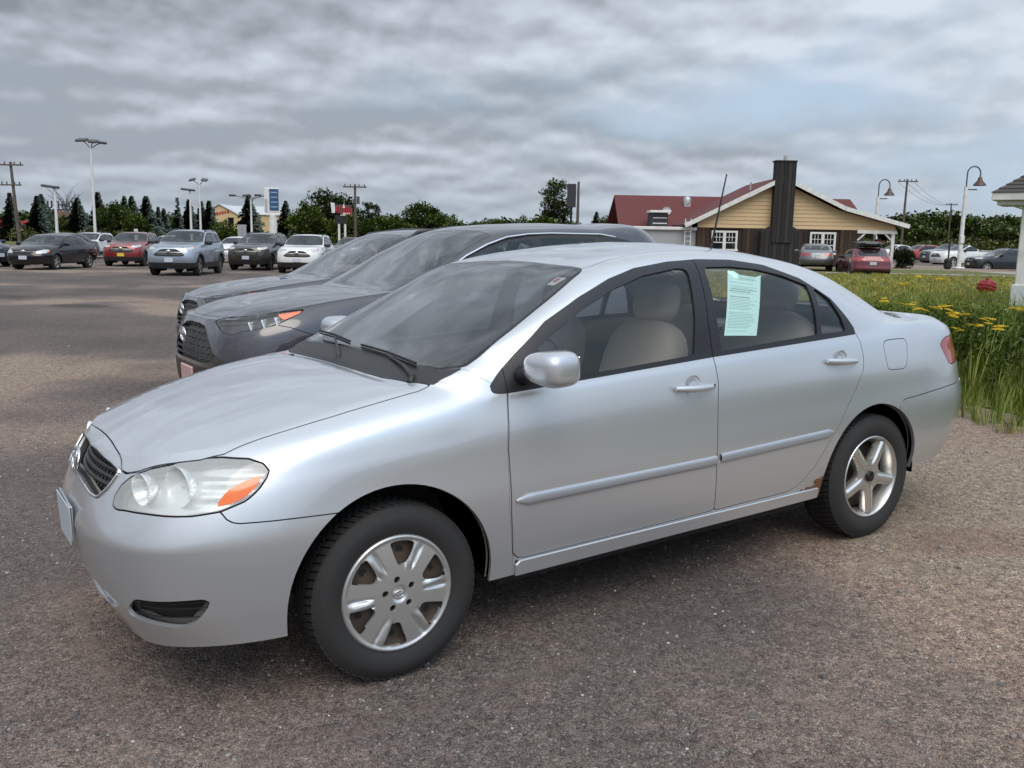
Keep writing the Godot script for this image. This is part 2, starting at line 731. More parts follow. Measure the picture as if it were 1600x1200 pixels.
func prism(outline: Array, z0: float, z1: float, ch := 0.0) -> Surf:
	# outline in x and y pushed along z; the outline runs counter-clockwise seen from +z
	var poly := PackedVector2Array(outline)
	if Geometry2D.is_polygon_clockwise(poly):
		poly.reverse()
	var s := Surf.new()
	var idx := Geometry2D.triangulate_polygon(poly)
	for i in range(0, idx.size(), 3):
		var a := poly[idx[i]]
		var b := poly[idx[i + 1]]
		var c := poly[idx[i + 2]]
		if (b - a).cross(c - a) < 0.0:
			var e := b
			b = c
			c = e
		s.flat(Vector3(a.x, a.y, z1), Vector3(b.x, b.y, z1), Vector3(c.x, c.y, z1))
		s.flat(Vector3(a.x, a.y, z0), Vector3(c.x, c.y, z0), Vector3(b.x, b.y, z0))
	for i in poly.size():
		var a := poly[i]
		var b := poly[(i + 1) % poly.size()]
		s.flat(Vector3(a.x, a.y, z0), Vector3(b.x, b.y, z0), Vector3(b.x, b.y, z1), Vector3(a.x, a.y, z1))
	return s

func blob(r: Vector3, power := 1.0, seg := 20, rings := 12) -> Surf:
	# rounded body; power below 1 makes it boxier
	var s := Surf.new()
	for i in rings + 1:
		var b := -PI / 2 + PI * i / rings
		for j in seg:
			var a := TAU * j / seg
			var c := cos(b)
			var q := Vector3(bend(cos(a), power) * bend(c, power), bend(sin(b), power), bend(sin(a), power) * bend(c, power))
			s.vert(q * r, Vector3.UP)
	for i in rings:
		for j in seg:
			var a := i * seg + j
			var b := i * seg + (j + 1) % seg
			s.tri(a, b + seg, b)
			s.tri(a, a + seg, b + seg)
	s.smooth()
	return s

func bend(v: float, power: float) -> float:
	return signf(v) * pow(absf(v), power)
const SEDAN_U := [0.00, 0.28, 0.50, 0.74, 1.05, 1.28, 1.55, 1.66, 1.74, 1.88, 2.20, 2.55, 2.92, 3.37, 3.77, 4.08, 4.42, 4.74, 4.96, 5.20, 5.60]
const SEDAN := [
[-.8,.215,0, -.79,.215,.28, -.755,.22,.5, -.655,.24,.67, -.41,.255,.795, -.2,.26,.8, .1,.265,.802, .2,.268,.803, .28,.27,.804, .4,.272,.806, .74,.275,.808, 1.08,.278,.81, 1.45,.28,.81, 1.9,.282,.81, 2.26,.285,.806, 2.58,.29,.8, 2.94,.31,.788, 3.248,.325,.742, 3.428,.335,.63, 3.538,.34,.4, 3.573,.34,0],
[-.872,.36,0, -.862,.36,.28, -.822,.36,.5, -.708,.365,.69, -.43,.385,.815, -.2,.4,.826, .1,.41,.83, .2,.412,.831, .28,.414,.832, .4,.416,.833, .74,.42,.836, 1.08,.422,.838, 1.45,.424,.838, 1.9,.424,.838, 2.26,.424,.836, 2.58,.425,.83, 2.95,.43,.82, 3.292,.44,.774, 3.482,.44,.66, 3.607,.44,.41, 3.642,.44,0],
[-.905,.53,0, -.893,.53,.28, -.848,.535,.5, -.733,.545,.7, -.45,.57,.825, -.2,.585,.841, .1,.59,.847, .2,.59,.848, .28,.59,.849, .4,.59,.85, .74,.595,.852, 1.08,.6,.853, 1.45,.6,.853, 1.9,.605,.852, 2.26,.605,.85, 2.58,.61,.846, 2.97,.61,.834, 3.322,.61,.79, 3.512,.61,.675, 3.637,.61,.42, 3.672,.61,0],
[-.903,.578,0, -.89,.578,.28, -.845,.582,.5, -.73,.593,.699, -.449,.628,.819, -.2,.685,.831, .1,.7,.84, .2,.702,.842, .28,.705,.843, .4,.708,.845, .74,.715,.848, 1.08,.722,.849, 1.45,.725,.849, 1.9,.73,.848, 2.268,.732,.845, 2.588,.738,.84, 2.97,.74,.824, 3.309,.745,.777, 3.49,.745,.667, 3.599,.742,.412, 3.632,.742,0],
[-.868,.69,0, -.848,.69,.28, -.79,.69,.5, -.68,.705,.675, -.44,.75,.788, -.2,.785,.815, .1,.81,.83, .2,.815,.833, .28,.82,.835, .4,.825,.838, .74,.835,.842, 1.08,.845,.843, 1.45,.85,.843, 1.9,.855,.842, 2.28,.86,.838, 2.6,.865,.83, 2.97,.87,.81, 3.29,.88,.757, 3.458,.88,.655, 3.543,.875,.4, 3.573,.875,0],
[-.835,.76,0, -.812,.76,.27, -.75,.77,.47, -.625,.79,.64, -.42,.832,.748, -.2,.872,.783, .1,.915,.798, .2,.925,.803, .28,.93,.808, .41,.93,.818, .75,.938,.826, 1.08,.95,.828, 1.45,.962,.828, 1.9,.972,.824, 2.3,.98,.815, 2.62,.985,.802, 2.97,.995,.778, 3.278,1,.735, 3.408,1,.625, 3.478,1,.4, 3.503,1,0],
[-.79,.805,0, -.772,.81,.27, -.712,.822,.45, -.575,.845,.6, -.4,.885,.675, -.17,.932,.694, .1,.978,.7, .19,.989,.706, .28,.983,.764, .42,.967,.808, .75,.975,.814, 1.08,.988,.816, 1.45,1.004,.815, 1.9,1.02,.81, 2.3,1.03,.798, 2.62,1.04,.775, 2.97,1.052,.745, 3.238,1.05,.685, 3.323,1.058,.56, 3.363,1.06,.36, 3.378,1.065,0],
[-.648,.836,.53, -.43,.898,.59, -.19,.951,.62, .07,.993,.63, .15,1.003,.63, .25,1.02,.722, .455,1.065,.765, .74,1.13,.784, 1.08,1.18,.766, 1.45,1.2,.766, 1.9,1.2,.762, 2.28,1.14,.77, 2.6,1.09,.746, 2.93,1.06,.71, 3.253,1.047,.61],
[-.712,.822,.45, -.48,.907,.48, -.22,.971,.5, .05,1.008,.5, .115,1.008,.5, .205,1.03,.625, .405,1.1,.7, .755,1.245,.712, 1.08,1.356,.668, 1.45,1.386,.662, 1.92,1.358,.668, 2.3,1.235,.712, 2.6,1.15,.7, 2.92,1.075,.66, 3.293,1.05,.5],
[-.752,.814,.35, -.51,.912,.36, -.24,.98,.38, .04,1.015,.38, .102,1.011,.38, .17,1.03,.5, .365,1.1,.57, .715,1.262,.612, 1,1.386,.568, 1.45,1.435,.565, 1.95,1.405,.57, 2.38,1.31,.61, 2.66,1.205,.6, 2.93,1.09,.57, 3.333,1.056,.38],
[-.78,.808,.18, -.53,.916,.19, -.255,.986,.2, .04,1.019,.2, .105,1.013,.2, .14,1.03,.28, .31,1.092,.3, .665,1.262,.32, 1,1.404,.3, 1.45,1.467,.3, 1.97,1.443,.3, 2.42,1.355,.32, 2.7,1.24,.31, 2.96,1.1,.3, 3.363,1.061,.2],
[-.79,.805,0, -.54,.916,0, -.26,.987,0, .045,1.02,0, .11,1.014,0, .13,1.03,0, .29,1.09,0, .648,1.262,0, 1,1.41,0, 1.45,1.476,0, 1.98,1.455,0, 2.43,1.365,0, 2.71,1.25,0, 2.97,1.105,0, 3.378,1.065,0],
]
const SUV_U := [0.00, 0.40, 0.68, 0.92, 1.20, 1.53, 1.93, 2.14, 2.24, 2.44, 2.74, 3.14, 3.59, 4.09, 4.59, 4.92, 5.15, 5.50, 6.00]
const SUV := [
[-.718,.26,0, -.7,.26,.4, -.646,.27,.66, -.538,.3,.8, -.34,.3,.87, -.07,.3,.88, .3,.28,.88, .5,.28,.88, .6,.28,.88, .8,.28,.88, 1.1,.28,.88, 1.5,.28,.88, 1.95,.28,.88, 2.45,.29,.88, 2.95,.32,.88, 3.3,.4,.86, 3.5,.44,.78, 3.6,.449,.5, 3.62,.449,0],
[-.808,.46,0, -.79,.46,.4, -.736,.47,.66, -.61,.49,.82, -.358,.5,.905, -.07,.5,.915, .3,.5,.918, .5,.5,.918, .6,.5,.918, .8,.5,.918, 1.1,.5,.92, 1.5,.5,.92, 1.95,.5,.92, 2.45,.5,.92, 2.95,.51,.915, 3.32,.53,.89, 3.55,.549,.8, 3.66,.549,.5, 3.68,.549,0],
[-.817,.7,0, -.804,.7,.4, -.745,.7,.66, -.61,.72,.82, -.358,.73,.9, -.07,.74,.915, .3,.74,.92, .5,.74,.92, .6,.74,.92, .8,.74,.92, 1.1,.74,.922, 1.5,.74,.922, 1.95,.74,.922, 2.45,.74,.92, 2.95,.751,.915, 3.3,.76,.89, 3.52,.77,.795, 3.63,.77,.49, 3.65,.77,0],
[-.79,.86,0, -.772,.86,.4, -.714,.87,.64, -.574,.9,.79, -.358,.93,.865, -.07,.949,.885, .3,.96,.895, .5,.965,.898, .6,.97,.9, .8,.97,.902, 1.1,.975,.904, 1.5,.98,.904, 1.95,.985,.903, 2.45,.99,.9, 2.95,1,.89, 3.3,1.01,.86, 3.49,1.01,.77, 3.6,1.01,.47, 3.62,1.01,0],
[-.736,.985,0, -.718,.985,.38, -.655,.99,.6, -.52,1,.73, -.358,1.03,.785, -.07,1.075,.8, .3,1.114,.805, .52,1.132,.8, .62,1.123,.84, .8,1.1,.875, 1.1,1.105,.88, 1.5,1.114,.88, 1.95,1.128,.875, 2.45,1.146,.865, 2.95,1.183,.845, 3.25,1.201,.8, 3.42,1.206,.68, 3.5,1.21,.4, 3.52,1.21,0],
[-.574,1,.66, -.403,1.045,.7, -.097,1.09,.71, .25,1.123,.715, .47,1.137,.715, .6,1.15,.8, .83,1.192,.835, 1.1,1.256,.84, 1.5,1.321,.82, 1.95,1.339,.815, 2.45,1.339,.805, 2.95,1.339,.79, 3.36,1.206,.75],
[-.619,.995,.62, -.43,1.06,.58, -.115,1.105,.58, .22,1.132,.58, .43,1.145,.58, .55,1.16,.72, .8,1.252,.79, 1.1,1.404,.755, 1.5,1.528,.7, 1.95,1.56,.69, 2.45,1.555,.685, 3,1.514,.685, 3.43,1.208,.62],
[-.664,.99,.5, -.448,1.07,.44, -.133,1.114,.44, .2,1.139,.44, .41,1.147,.44, .51,1.164,.58, .76,1.261,.66, 1.06,1.418,.65, 1.45,1.569,.6, 1.95,1.602,.59, 2.45,1.597,.585, 3.08,1.546,.585, 3.48,1.21,.42],
[-.7,.987,.28, -.466,1.065,.22, -.142,1.109,.22, .191,1.139,.22, .4,1.15,.22, .48,1.164,.3, .7,1.256,.33, 1,1.413,.33, 1.38,1.592,.31, 1.95,1.634,.3, 2.5,1.626,.3, 3.13,1.565,.3, 3.51,1.21,.2],
[-.736,.985,0, -.475,1.062,0, -.151,1.107,0, .191,1.137,0, .4,1.15,0, .47,1.164,0, .69,1.256,0, .98,1.413,0, 1.36,1.597,0, 1.95,1.643,0, 2.5,1.634,0, 3.15,1.569,0, 3.52,1.21,0],
]

# ---------------------------------------------------------------- the silver sedan; x runs from nose to tail, y up, z to the driver's side
const WINDOWS := [0.391,0.988, 0.392,0.966, 0.406,0.958, 0.457,0.958, 1.462,1.003, 1.885,1.016, 2.431,1.031, 2.427,1.061, 2.378,1.123, 2.308,1.204, 2.143,1.301, 1.932,1.368, 1.730,1.396, 1.528,1.403, 1.358,1.397, 1.168,1.376, 1.019,1.338, 0.849,1.276, 0.667,1.193, 0.514,1.089, 0.439,1.034]
const GLASS_F := [0.590,0.984, 0.815,0.992, 1.364,1.020, 1.395,1.150, 1.438,1.352, 1.425,1.366, 1.382,1.370, 1.195,1.347, 1.027,1.301, 0.846,1.234, 0.691,1.154, 0.602,1.100]
const GLASS_R := [1.535,1.355, 1.550,1.370, 1.697,1.368, 1.853,1.352, 2.011,1.321, 2.165,1.270, 2.161,1.228, 2.142,1.050, 1.522,1.024, 1.518,1.152]
const GLASS_Q := [2.205,1.252, 2.230,1.248, 2.297,1.198, 2.340,1.114, 2.358,1.050, 2.172,1.049]
const DOOR_F := [0.452,0.968, 0.434,0.765, 0.440,0.529, 0.456,0.365, 0.480,0.340, 0.513,0.336, 1.470,0.342, 1.480,0.352, 1.463,0.568, 1.470,0.800, 1.477,0.899, 1.466,1.003, 1.466,1.02, 0.455,0.985]
const DOOR_R := [1.478,0.352, 1.490,0.342, 1.940,0.346, 1.990,0.358, 2.040,0.385, 2.111,0.445, 2.284,0.650, 2.390,0.790, 2.440,0.860, 2.452,0.916, 2.446,1.00, 2.428,1.04, 1.466,1.03, 1.466,1.003, 1.477,0.899, 1.470,0.800, 1.463,0.568]
const FUEL := [2.624,0.960, 2.640,0.980, 2.674,0.986, 2.790,0.984, 2.815,0.975, 2.822,0.950, 2.800,0.865, 2.786,0.845, 2.760,0.839, 2.665,0.843, 2.643,0.850, 2.635,0.870]
const HOOD := [0.11,0.0, 0.105,0.20, 0.102,0.38, 0.112,0.50, 0.150,0.63, 0.203,0.698, 0.150,0.709, 0.0,0.708, -0.162,0.704, -0.313,0.692, -0.515,0.668, -0.58,0.628, -0.646,0.567, -0.739,0.474, -0.765,0.43, -0.774,0.392, -0.765,0.35, -0.762,0.25, -0.757,0.124, -0.755,0.0]
const LAMP := [0.404,0.676, 0.397,0.703, 0.413,0.739, 0.442,0.765, 0.463,0.776, 0.516,0.797, 0.586,0.813, 0.606,0.823, 0.635,0.831, 0.745,0.838, 0.828,0.834, 0.874,0.820, 0.893,0.799, 0.889,0.781, 0.868,0.746, 0.836,0.716, 0.773,0.690, 0.701,0.680, 0.648,0.678, 0.564,0.677, 0.470,0.673, 0.434,0.669]
const AMBER := [0.750,0.697, 0.761,0.727, 0.778,0.753, 0.814,0.777, 0.872,0.794, 0.880,0.779, 0.856,0.738, 0.811,0.708]
const FOG := [0.471,0.353, 0.499,0.385, 0.524,0.404, 0.589,0.410, 0.658,0.417, 0.719,0.421, 0.735,0.414, 0.735,0.400, 0.714,0.366, 0.686,0.338, 0.653,0.321, 0.616,0.319, 0.541,0.322, 0.477,0.332]
const GRILLE := [0.0,0.792, 0.10,0.794, 0.20,0.792, 0.30,0.786, 0.365,0.776, 0.372,0.762, 0.345,0.715, 0.300,0.680, 0.250,0.680, 0.170,0.690, 0.08,0.697, 0.0,0.70]
const SLOT := [0.0,0.385, 0.20,0.385, 0.36,0.385, 0.425,0.378, 0.43,0.362, 0.40,0.335, 0.34,0.318, 0.2,0.312, 0.0,0.310]
const SCREEN := [0.222,0.0, 0.215,0.30, 0.215,0.523, 0.250,0.670, 0.324,0.728, 0.427,0.715, 0.550,0.697, 0.723,0.658, 0.833,0.632, 0.934,0.601, 0.968,0.580, 0.957,0.462, 0.971,0.256, 0.979,0.0]
const COWL := [0.112,0.0, 0.107,0.20, 0.104,0.38, 0.114,0.50, 0.152,0.63, 0.207,0.702, 0.262,0.726, 0.320,0.728, 0.250,0.672, 0.217,0.523, 0.217,0.30, 0.224,0.0]
const BACKLIGHT := [2.375,0.0, 2.37,0.30, 2.36,0.49, 2.40,0.545, 2.62,0.580, 2.82,0.565, 2.87,0.52, 2.90,0.30, 2.91,0.0]
const ROOF := [0.985,0.0, 0.975,0.256, 0.962,0.462, 0.972,0.572, 1.00,0.580, 1.128,0.552, 1.30,0.545, 1.60,0.548, 2.0,0.552, 2.30,0.530, 2.352,0.49, 2.362,0.30, 2.367,0.0]

func ellipse_ring(rx: float, ry: float, th: float, z: float, seg := 28) -> Surf:
	var path := []
	for i in seg + 1:
		var a := TAU * i / seg
		path.append(Vector3(cos(a) * rx, sin(a) * ry, z))
	return tube(path, th, 6, false)

func emblem(w: float) -> Surf:
	var s := ellipse_ring(w, w * 0.67, w * 0.09, 0.0)
	s.add(ellipse_ring(w * 0.30, w * 0.62, w * 0.075, 0.002))
	s.add(ellipse_ring(w * 0.78, w * 0.24, w * 0.075, 0.002), Transform3D(Basis(), Vector3(0, w * 0.36, 0)))
	return s

func tyre(r: float, rim: float, w: float, lugs := 68) -> Surf:
	# rubber ring round the z axis, outer face at z = 0, with cut tread blocks
	var prof := [Vector2(rim - 0.012, -0.02), Vector2(rim, -0.004), Vector2(rim + 0.012, 0.003), Vector2(rim + 0.03, 0.009), Vector2((rim + r) * 0.5, 0.012), Vector2(r - 0.035, 0.006), Vector2(r - 0.016, -0.006), Vector2(r - 0.006, -0.016)]
	prof.reverse()
	prof = prof.map(func(q): return q)
	var s := Surf.new()
	var wall := []
	for q in prof:
		wall.append(q)
	s.add(lathe(wall, 96))
	var back := []
	for i in range(prof.size() - 1, -1, -1):
		back.append(Vector2(prof[i].x, -w - prof[i].y))
	s.add(lathe(back, 48))
	# carcass under the tread and the blocks themselves
	s.add(lathe([Vector2(r - 0.008, -w + 0.016), Vector2(r - 0.008, -0.016)], 96))
	var ribs := 5
	var span := w - 0.024
	for i in lugs:
		for k in ribs:
			var z0 := -0.012 - span * k / ribs
			var z1 := -0.012 - span * (k + 0.86) / ribs
			var shift := 0.35 * (k % 2)
			var a0 := TAU * (i + shift) / lugs
			var a1 := TAU * (i + shift + 0.74) / lugs
			var tilt := 0.25 * TAU / lugs * (1 if k < 2 else -1)
			var drop0 := 0.004 if k == 0 else 0.0
			var drop1 := 0.004 if k == ribs - 1 else 0.0
			var c := []
			for e in [[a0, z0, drop0], [a1, z0, drop0], [a1 + tilt, z1, drop1], [a0 + tilt, z1, drop1]]:
				c.append(Vector3(cos(e[0]) * (r - e[2]), sin(e[0]) * (r - e[2]), e[1]))
			for e in [[a0, z0], [a1, z0], [a1 + tilt, z1], [a0 + tilt, z1]]:
				c.append(Vector3(cos(e[0]) * (r - 0.009), sin(e[0]) * (r - 0.009), e[1]))
			s.flat(c[0], c[3], c[2], c[1])
			for e in 4:
				var f := (e + 1) % 4
				s.flat(c[e], c[f], c[f + 4], c[e + 4])
	return s

func disc(r0: float, r1: float, height: Callable, rings: int, seg: int) -> Surf:
	# ring facing +z with a height for every radius and angle
	var s := Surf.new()
	for i in rings + 1:
		var r := lerpf(r0, r1, float(i) / rings)
		for j in seg:
			var a := TAU * j / seg
			s.vert(Vector3(cos(a) * r, sin(a) * r, height.call(r, a)), Vector3.BACK)
	for i in rings:
		for j in seg:
			var a := i * seg + j
			var b := i * seg + (j + 1) % seg
			s.tri(a, a + seg, b + seg)
			s.tri(a, b + seg, b)
	return s.smooth()

func gate_front(q: Vector3, _n: Vector3) -> bool:
	return q.x < 0.0

func gate_side(q: Vector3, _n: Vector3) -> bool:
	return q.z > 0.45

func gate_top(q: Vector3, m: Vector3) -> bool:
	return q.y > 0.74 and m.y > 0.05

func wheel_cover_wheel(parent: Node, M: Dictionary) -> void:
	# six wide spokes pressed in plastic over a brown steel wheel
	put(tyre(0.311, 0.205, 0.195), "tyre", M.rubber, parent)
	var face := disc(0.0, 0.208, func(r, a):
		var z := -0.004 + 0.012 * (1.0 - pow(r / 0.208, 2.0))
		var spoke: float = absf(fmod(a / TAU * 6.0 + 12.5, 1.0) - 0.5)
		if r > 0.085 and r < 0.196:
			var groove := smoothstep(0.085, 0.12, r) * (1.0 - smoothstep(0.16, 0.196, r))
			z -= 0.010 * groove * exp(-pow((spoke - 0.14) / 0.03, 2.0))
			z += 0.006 * groove * exp(-pow(spoke / 0.07, 2.0))
		z += 0.007 * smoothstep(0.19, 0.197, r) - 0.010 * smoothstep(0.201, 0.208, r)
		z -= 0.006 * (1.0 - smoothstep(0.024, 0.03, r))
		return z, 44, 216)
	for k in 6:
		var c := TAU * (k + 0.25) / 6.0 + 0.02
		var o := PackedVector2Array()
		for e in [[0.100, 0.0], [0.106, 0.13], [0.130, 0.20], [0.165, 0.245], [0.183, 0.235], [0.186, 0.0], [0.183, -0.235], [0.165, -0.245], [0.130, -0.20], [0.106, -0.13]]:
			o.append(Vector2(cos(c + e[1]), sin(c + e[1])) * e[0])
		face = clip(face, minus(field(face, SIDE, soft(o, 3)), 0.0))
	for k in 5:
		var c := TAU * k / 5.0 + PI / 2
		var o := PackedVector2Array()
		for e in 14:
			o.append(Vector2(cos(c), sin(c)) * 0.052 + Vector2(cos(TAU * e / 14.0), sin(TAU * e / 14.0)) * 0.0125)
		face = clip(face, minus(field(face, SIDE, o), 0.0))
	put(flange(face, 0.016, 0.5), "wheel_cover", M.hub, parent)
	put(lathe([Vector2(0.20, -0.01), Vector2(0.19, -0.03), Vector2(0.17, -0.035), Vector2(0.13, -0.028), Vector2(0.05, -0.022), Vector2(0.0, -0.022)], 48), "steel_wheel", M.steel_brown, parent)
	var holes := Surf.new()
	for k in 12:
		var c := TAU * (k + 0.5) / 12.0
		holes.add(lathe([Vector2(0.014, -0.0265), Vector2(0.0, -0.0265)], 12), Transform3D(Basis(), Vector3(cos(c) * 0.146, sin(c) * 0.146, -0.003)))
	put(holes, "vent_hole", M.black, parent)
	put(Surf.new().add(emblem(0.019), Transform3D(Basis(), Vector3(0, 0, 0.004))), "emblem", M.hub, parent)
	put(lathe([Vector2(0.20, -0.03), Vector2(0.20, -0.19)], 32), "barrel", M.black, parent)

func star_wheel(parent: Node, M: Dictionary) -> void:
	# cast alloy wheel with five flat spokes
	put(tyre(0.311, 0.203, 0.195), "tyre", M.rubber, parent)
	put(lathe([Vector2(0.206, -0.006), Vector2(0.202, 0.002), Vector2(0.196, -0.002), Vector2(0.190, -0.012), Vector2(0.176, -0.05), Vector2(0.172, -0.075)], 72), "rim", M.alloy, parent)
	var face := disc(0.0, 0.186, func(r, a):
		var spoke: float = absf(fmod(a / TAU * 5.0 + 12.5 + 0.22, 1.0) - 0.5)
		var z := -0.004 - 0.010 * smoothstep(0.10, 0.0, r)
		z -= 0.010 * smoothstep(0.06, 0.16, spoke * r / 0.12) * smoothstep(0.04, 0.09, r)
		return z, 36, 200)
	for k in 5:
		var c := TAU * (k + 0.28) / 5.0
		var o := PackedVector2Array()
		for e in [[0.078, 0.0], [0.088, 0.26], [0.112, 0.36], [0.16, 0.445], [0.200, 0.46], [0.22, 0.0], [0.200, -0.46], [0.16, -0.445], [0.112, -0.36], [0.088, -0.26]]:
			o.append(Vector2(cos(c + e[1]), sin(c + e[1])) * e[0])
		face = clip(face, minus(field(face, SIDE, soft(o, 3)), 0.0))
	put(flange(face, 0.035, 0.4), "spoke_star", M.alloy, parent)
	put(lathe([Vector2(0.176, -0.10), Vector2(0.05, -0.10), Vector2(0.0, -0.10)], 32), "brake_drum", M.steel_brown, parent)
	put(lathe([Vector2(0.029, -0.014), Vector2(0.027, -0.002), Vector2(0.022, 0.0), Vector2(0.0, 0.001)], 24), "centre_cap", M.black_gloss, parent)
	var lug := Surf.new()
	for k in 5:
		var c := TAU * (k + 0.28) / 5.0
		lug.add(lathe([Vector2(0.008, -0.008), Vector2(0.0, -0.0075)], 10), Transform3D(Basis(), Vector3(cos(c) * 0.05, sin(c) * 0.05, -0.003)))
	put(lug, "lug_hole", M.black, parent)
	put(lathe([Vector2(0.195, -0.06), Vector2(0.195, -0.19)], 32), "barrel", M.black, parent)

func seat(parent: Node, at: Vector3, m: Material, wide := 0.50) -> void:
	var o := part("seat", parent)
	o.position = at
	put(Surf.new().add(blob(Vector3(0.27, 0.10, wide * 0.5), 0.55), Transform3D(Basis.from_euler(Vector3(0, 0, 0.12)), Vector3(0, 0, 0))), "cushion", m, o)
	put(Surf.new().add(blob(Vector3(0.09, 0.34, wide * 0.5), 0.6), Transform3D(Basis.from_euler(Vector3(0, 0, -0.32)), Vector3(0.33, 0.33, 0))), "backrest", m, o)
	put(Surf.new().add(blob(Vector3(0.06, 0.10, 0.13), 0.7), Transform3D(Basis.from_euler(Vector3(0, 0, -0.25)), Vector3(0.45, 0.74, 0))), "headrest", m, o)

func build_sedan(M: Dictionary) -> Node3D:
	var root := thing("sedan", "silver four-door sedan with a green form taped inside its rear door window", "car")
	var S := loft(SEDAN_U, SEDAN, 0.018, 10)
	# wheel openings
	for c in [[-0.012, 0.322, 0.378], [2.548, 0.322, 0.366]]:
		var o := PackedVector2Array()
		for k in 64:
			var a := TAU * k / 64
			o.append(Vector2(c[0] + cos(a) * c[2], c[1] + sin(a) * c[2] * (1.0 if sin(a) > 0 else 1.6)))
		S = clip(S, minus(field(S, SIDE, o, gate_side), 0.0))
	# glasshouse
	var v := field(S, SIDE, pts(WINDOWS), gate_side)
	var W := clip(S, v)
	S = clip(S, minus(v, 0.0008))
	v = field(S, TOP, doubled(pts(SCREEN), TOP), gate_top)
	var screen := clip(S, v)
	S = clip(S, minus(v, 0.0008))
	v = field(S, TOP, doubled(pts(BACKLIGHT), TOP), gate_top)
	var rear_glass := clip(S, v)
	S = clip(S, minus(v, 0.0008))
	# dark lining inside the painted shell
	var inner := S
	for g in [pts(LAMP), soft(pts(FOG)), doubled(pts(GRILLE), ROUND), doubled(pts(SLOT), ROUND)]:
		inner = clip(inner, minus(field(inner, ROUND, g, gate_front), -0.01))
	put(both(moved(inner, -0.035)), "inner_shell", M.lining, root)
	v = field(S, TOP, doubled(pts(COWL), TOP), gate_top)
	var cowl := clip(S, v)
	S = clip(S, minus(v, 0.0008))
	v = field(S, TOP, doubled(pts(HOOD), TOP), gate_top)
	var hood := clip(S, plus(v, 0.0022))
	S = clip(S, minus(v, 0.0022))
	v = field(S, TOP, doubled(pts(ROOF), TOP), gate_top)
	var roof := clip(S, plus(v, 0.0016))
	S = clip(S, minus(v, 0.0016))
	# lamps and openings of the nose
	v = field(S, ROUND, pts(LAMP), gate_front)
	var lens := clip(S, plus(v, 0.003))
	S = clip(S, minus(v, 0.002))
	v = field(S, ROUND, soft(pts(FOG)), gate_front)
	var fog := clip(S, v)
	S = clip(S, minus(v, 0.0))
	v = field(S, ROUND, doubled(pts(GRILLE), ROUND), gate_front)
	var grille := clip(S, v)
	S = clip(S, minus(v, 0.0))
	v = field(S, ROUND, doubled(pts(SLOT), ROUND), gate_front)
	var slot := clip(S, v)
	S = clip(S, minus(v, 0.0))
	var bumper_line := pts([0.0,0.10, 1.45,0.10, 1.45,0.638, 1.089,0.641, 0.945,0.648, 0.822,0.652, 0.806,0.656, 0.790,0.666, 0.774,0.688, 0.66,0.73, 0.52,0.81, 0.5,0.90, 0.0,0.90])
	v = field(S, ROUND, doubled(bumper_line, ROUND), gate_front)
	var bumper := clip(S, plus(v, 0.002))
	S = clip(S, minus(v, 0.002))
	v = field(S, SIDE, pts([3.19,0.709, 2.95,0.695, 2.775,0.687, 2.752,0.680, 2.735,0.665, 2.72,0.10, 4.2,0.10, 4.2,0.715, 3.4,0.715]), func(q, _m): return q.x > 2.5)
	var rear_bumper := clip(S, plus(v, 0.002))
	S = clip(S, minus(v, 0.002))
	v = field(S, SIDE, pts([3.140,0.930, 3.165,0.948, 3.205,0.960, 3.30,0.965, 3.7,0.965, 3.7,0.815, 3.25,0.815, 3.215,0.829, 3.172,0.885, 3.143,0.918]), func(q, _m): return q.x > 3.0 and q.z > 0.3)
	var tail := clip(S, plus(v, 0.002))
	S = clip(S, minus(v, 0.002))
	# doors, sill, fuel flap, fender
	v = field(S, SIDE, pts(DOOR_F), gate_side)
	var door_f := clip(S, plus(v, 0.0022))
	S = clip(S, minus(v, 0.0022))
	v = field(S, SIDE, pts(DOOR_R), gate_side)
	var door_r := clip(S, plus(v, 0.0022))
	S = clip(S, minus(v, 0.0022))
	v = field(S, SIDE, soft(pts(FUEL), 3), gate_side)
	var fuel := clip(S, plus(v, 0.0018))
	S = clip(S, minus(v, 0.0018))
	v = field(S, SIDE, pts([0.470,0.331, 0.474,0.20, 2.16,0.20, 2.16,0.333, 1.0,0.334]), gate_side)
	var sill := moved(clip(S, plus(v, 0.001)), 0.011)
	S = clip(S, minus(v, 0.001))
	v = field(S, SIDE, pts([-1.2,0.1, 0.462,0.1, 0.462,0.30, 0.43,0.55, 0.43,0.80, 0.448,0.955, 0.394,0.998, 0.322,1.046, 0.15,1.10, -1.2,1.10]), func(q, _m): return q.z > 0.3)
	var fender := clip(S, plus(v, 0.0006))
	S = clip(S, minus(v, 0.0006))
	put(both(flange(S, 0.012)), "body", M.paint, root)
	put(both(flange(hood, 0.012)), "hood", M.paint, root)
	put(both(flange(roof, 0.008)), "roof", M.paint, root)
	put(both(flange(cowl, 0.01)), "cowl", M.plastic, root)
	put(both(flange(bumper, 0.014)), "front_bumper", M.paint, root)
	put(both(flange(moved(rear_bumper, 0.003), 0.016)), "rear_bumper", M.paint, root)
	# rust eating the lower edge ahead of the rear wheel
	var rust_f := FastNoiseLite.new()
	rust_f.seed = 9
	rust_f.frequency = 22.0
	rust_f.fractal_octaves = 4
	var rv := PackedFloat32Array()
	for q in S.p:
		rv.append(maxf(absf(q.x - 2.13) * 0.9 - 0.075, q.y - 0.345 - 0.35 * (q.x - 2.08)) + 0.05 * rust_f.get_noise_2d(q.x, q.y) if q.z > 0.6 and q.y < 0.55 else 1.0)
	var rust := moved(clip(S, rv), 0.0012)
	if rust.t.size() > 0:
		put(rust, "rust_patch", M.rust, root)
	flange(fender, 0.012)
	flange(door_f, 0.012)
	flange(door_r, 0.012)
	flange(sill, 0.013, 0.6)
	flange(fuel, 0.006)
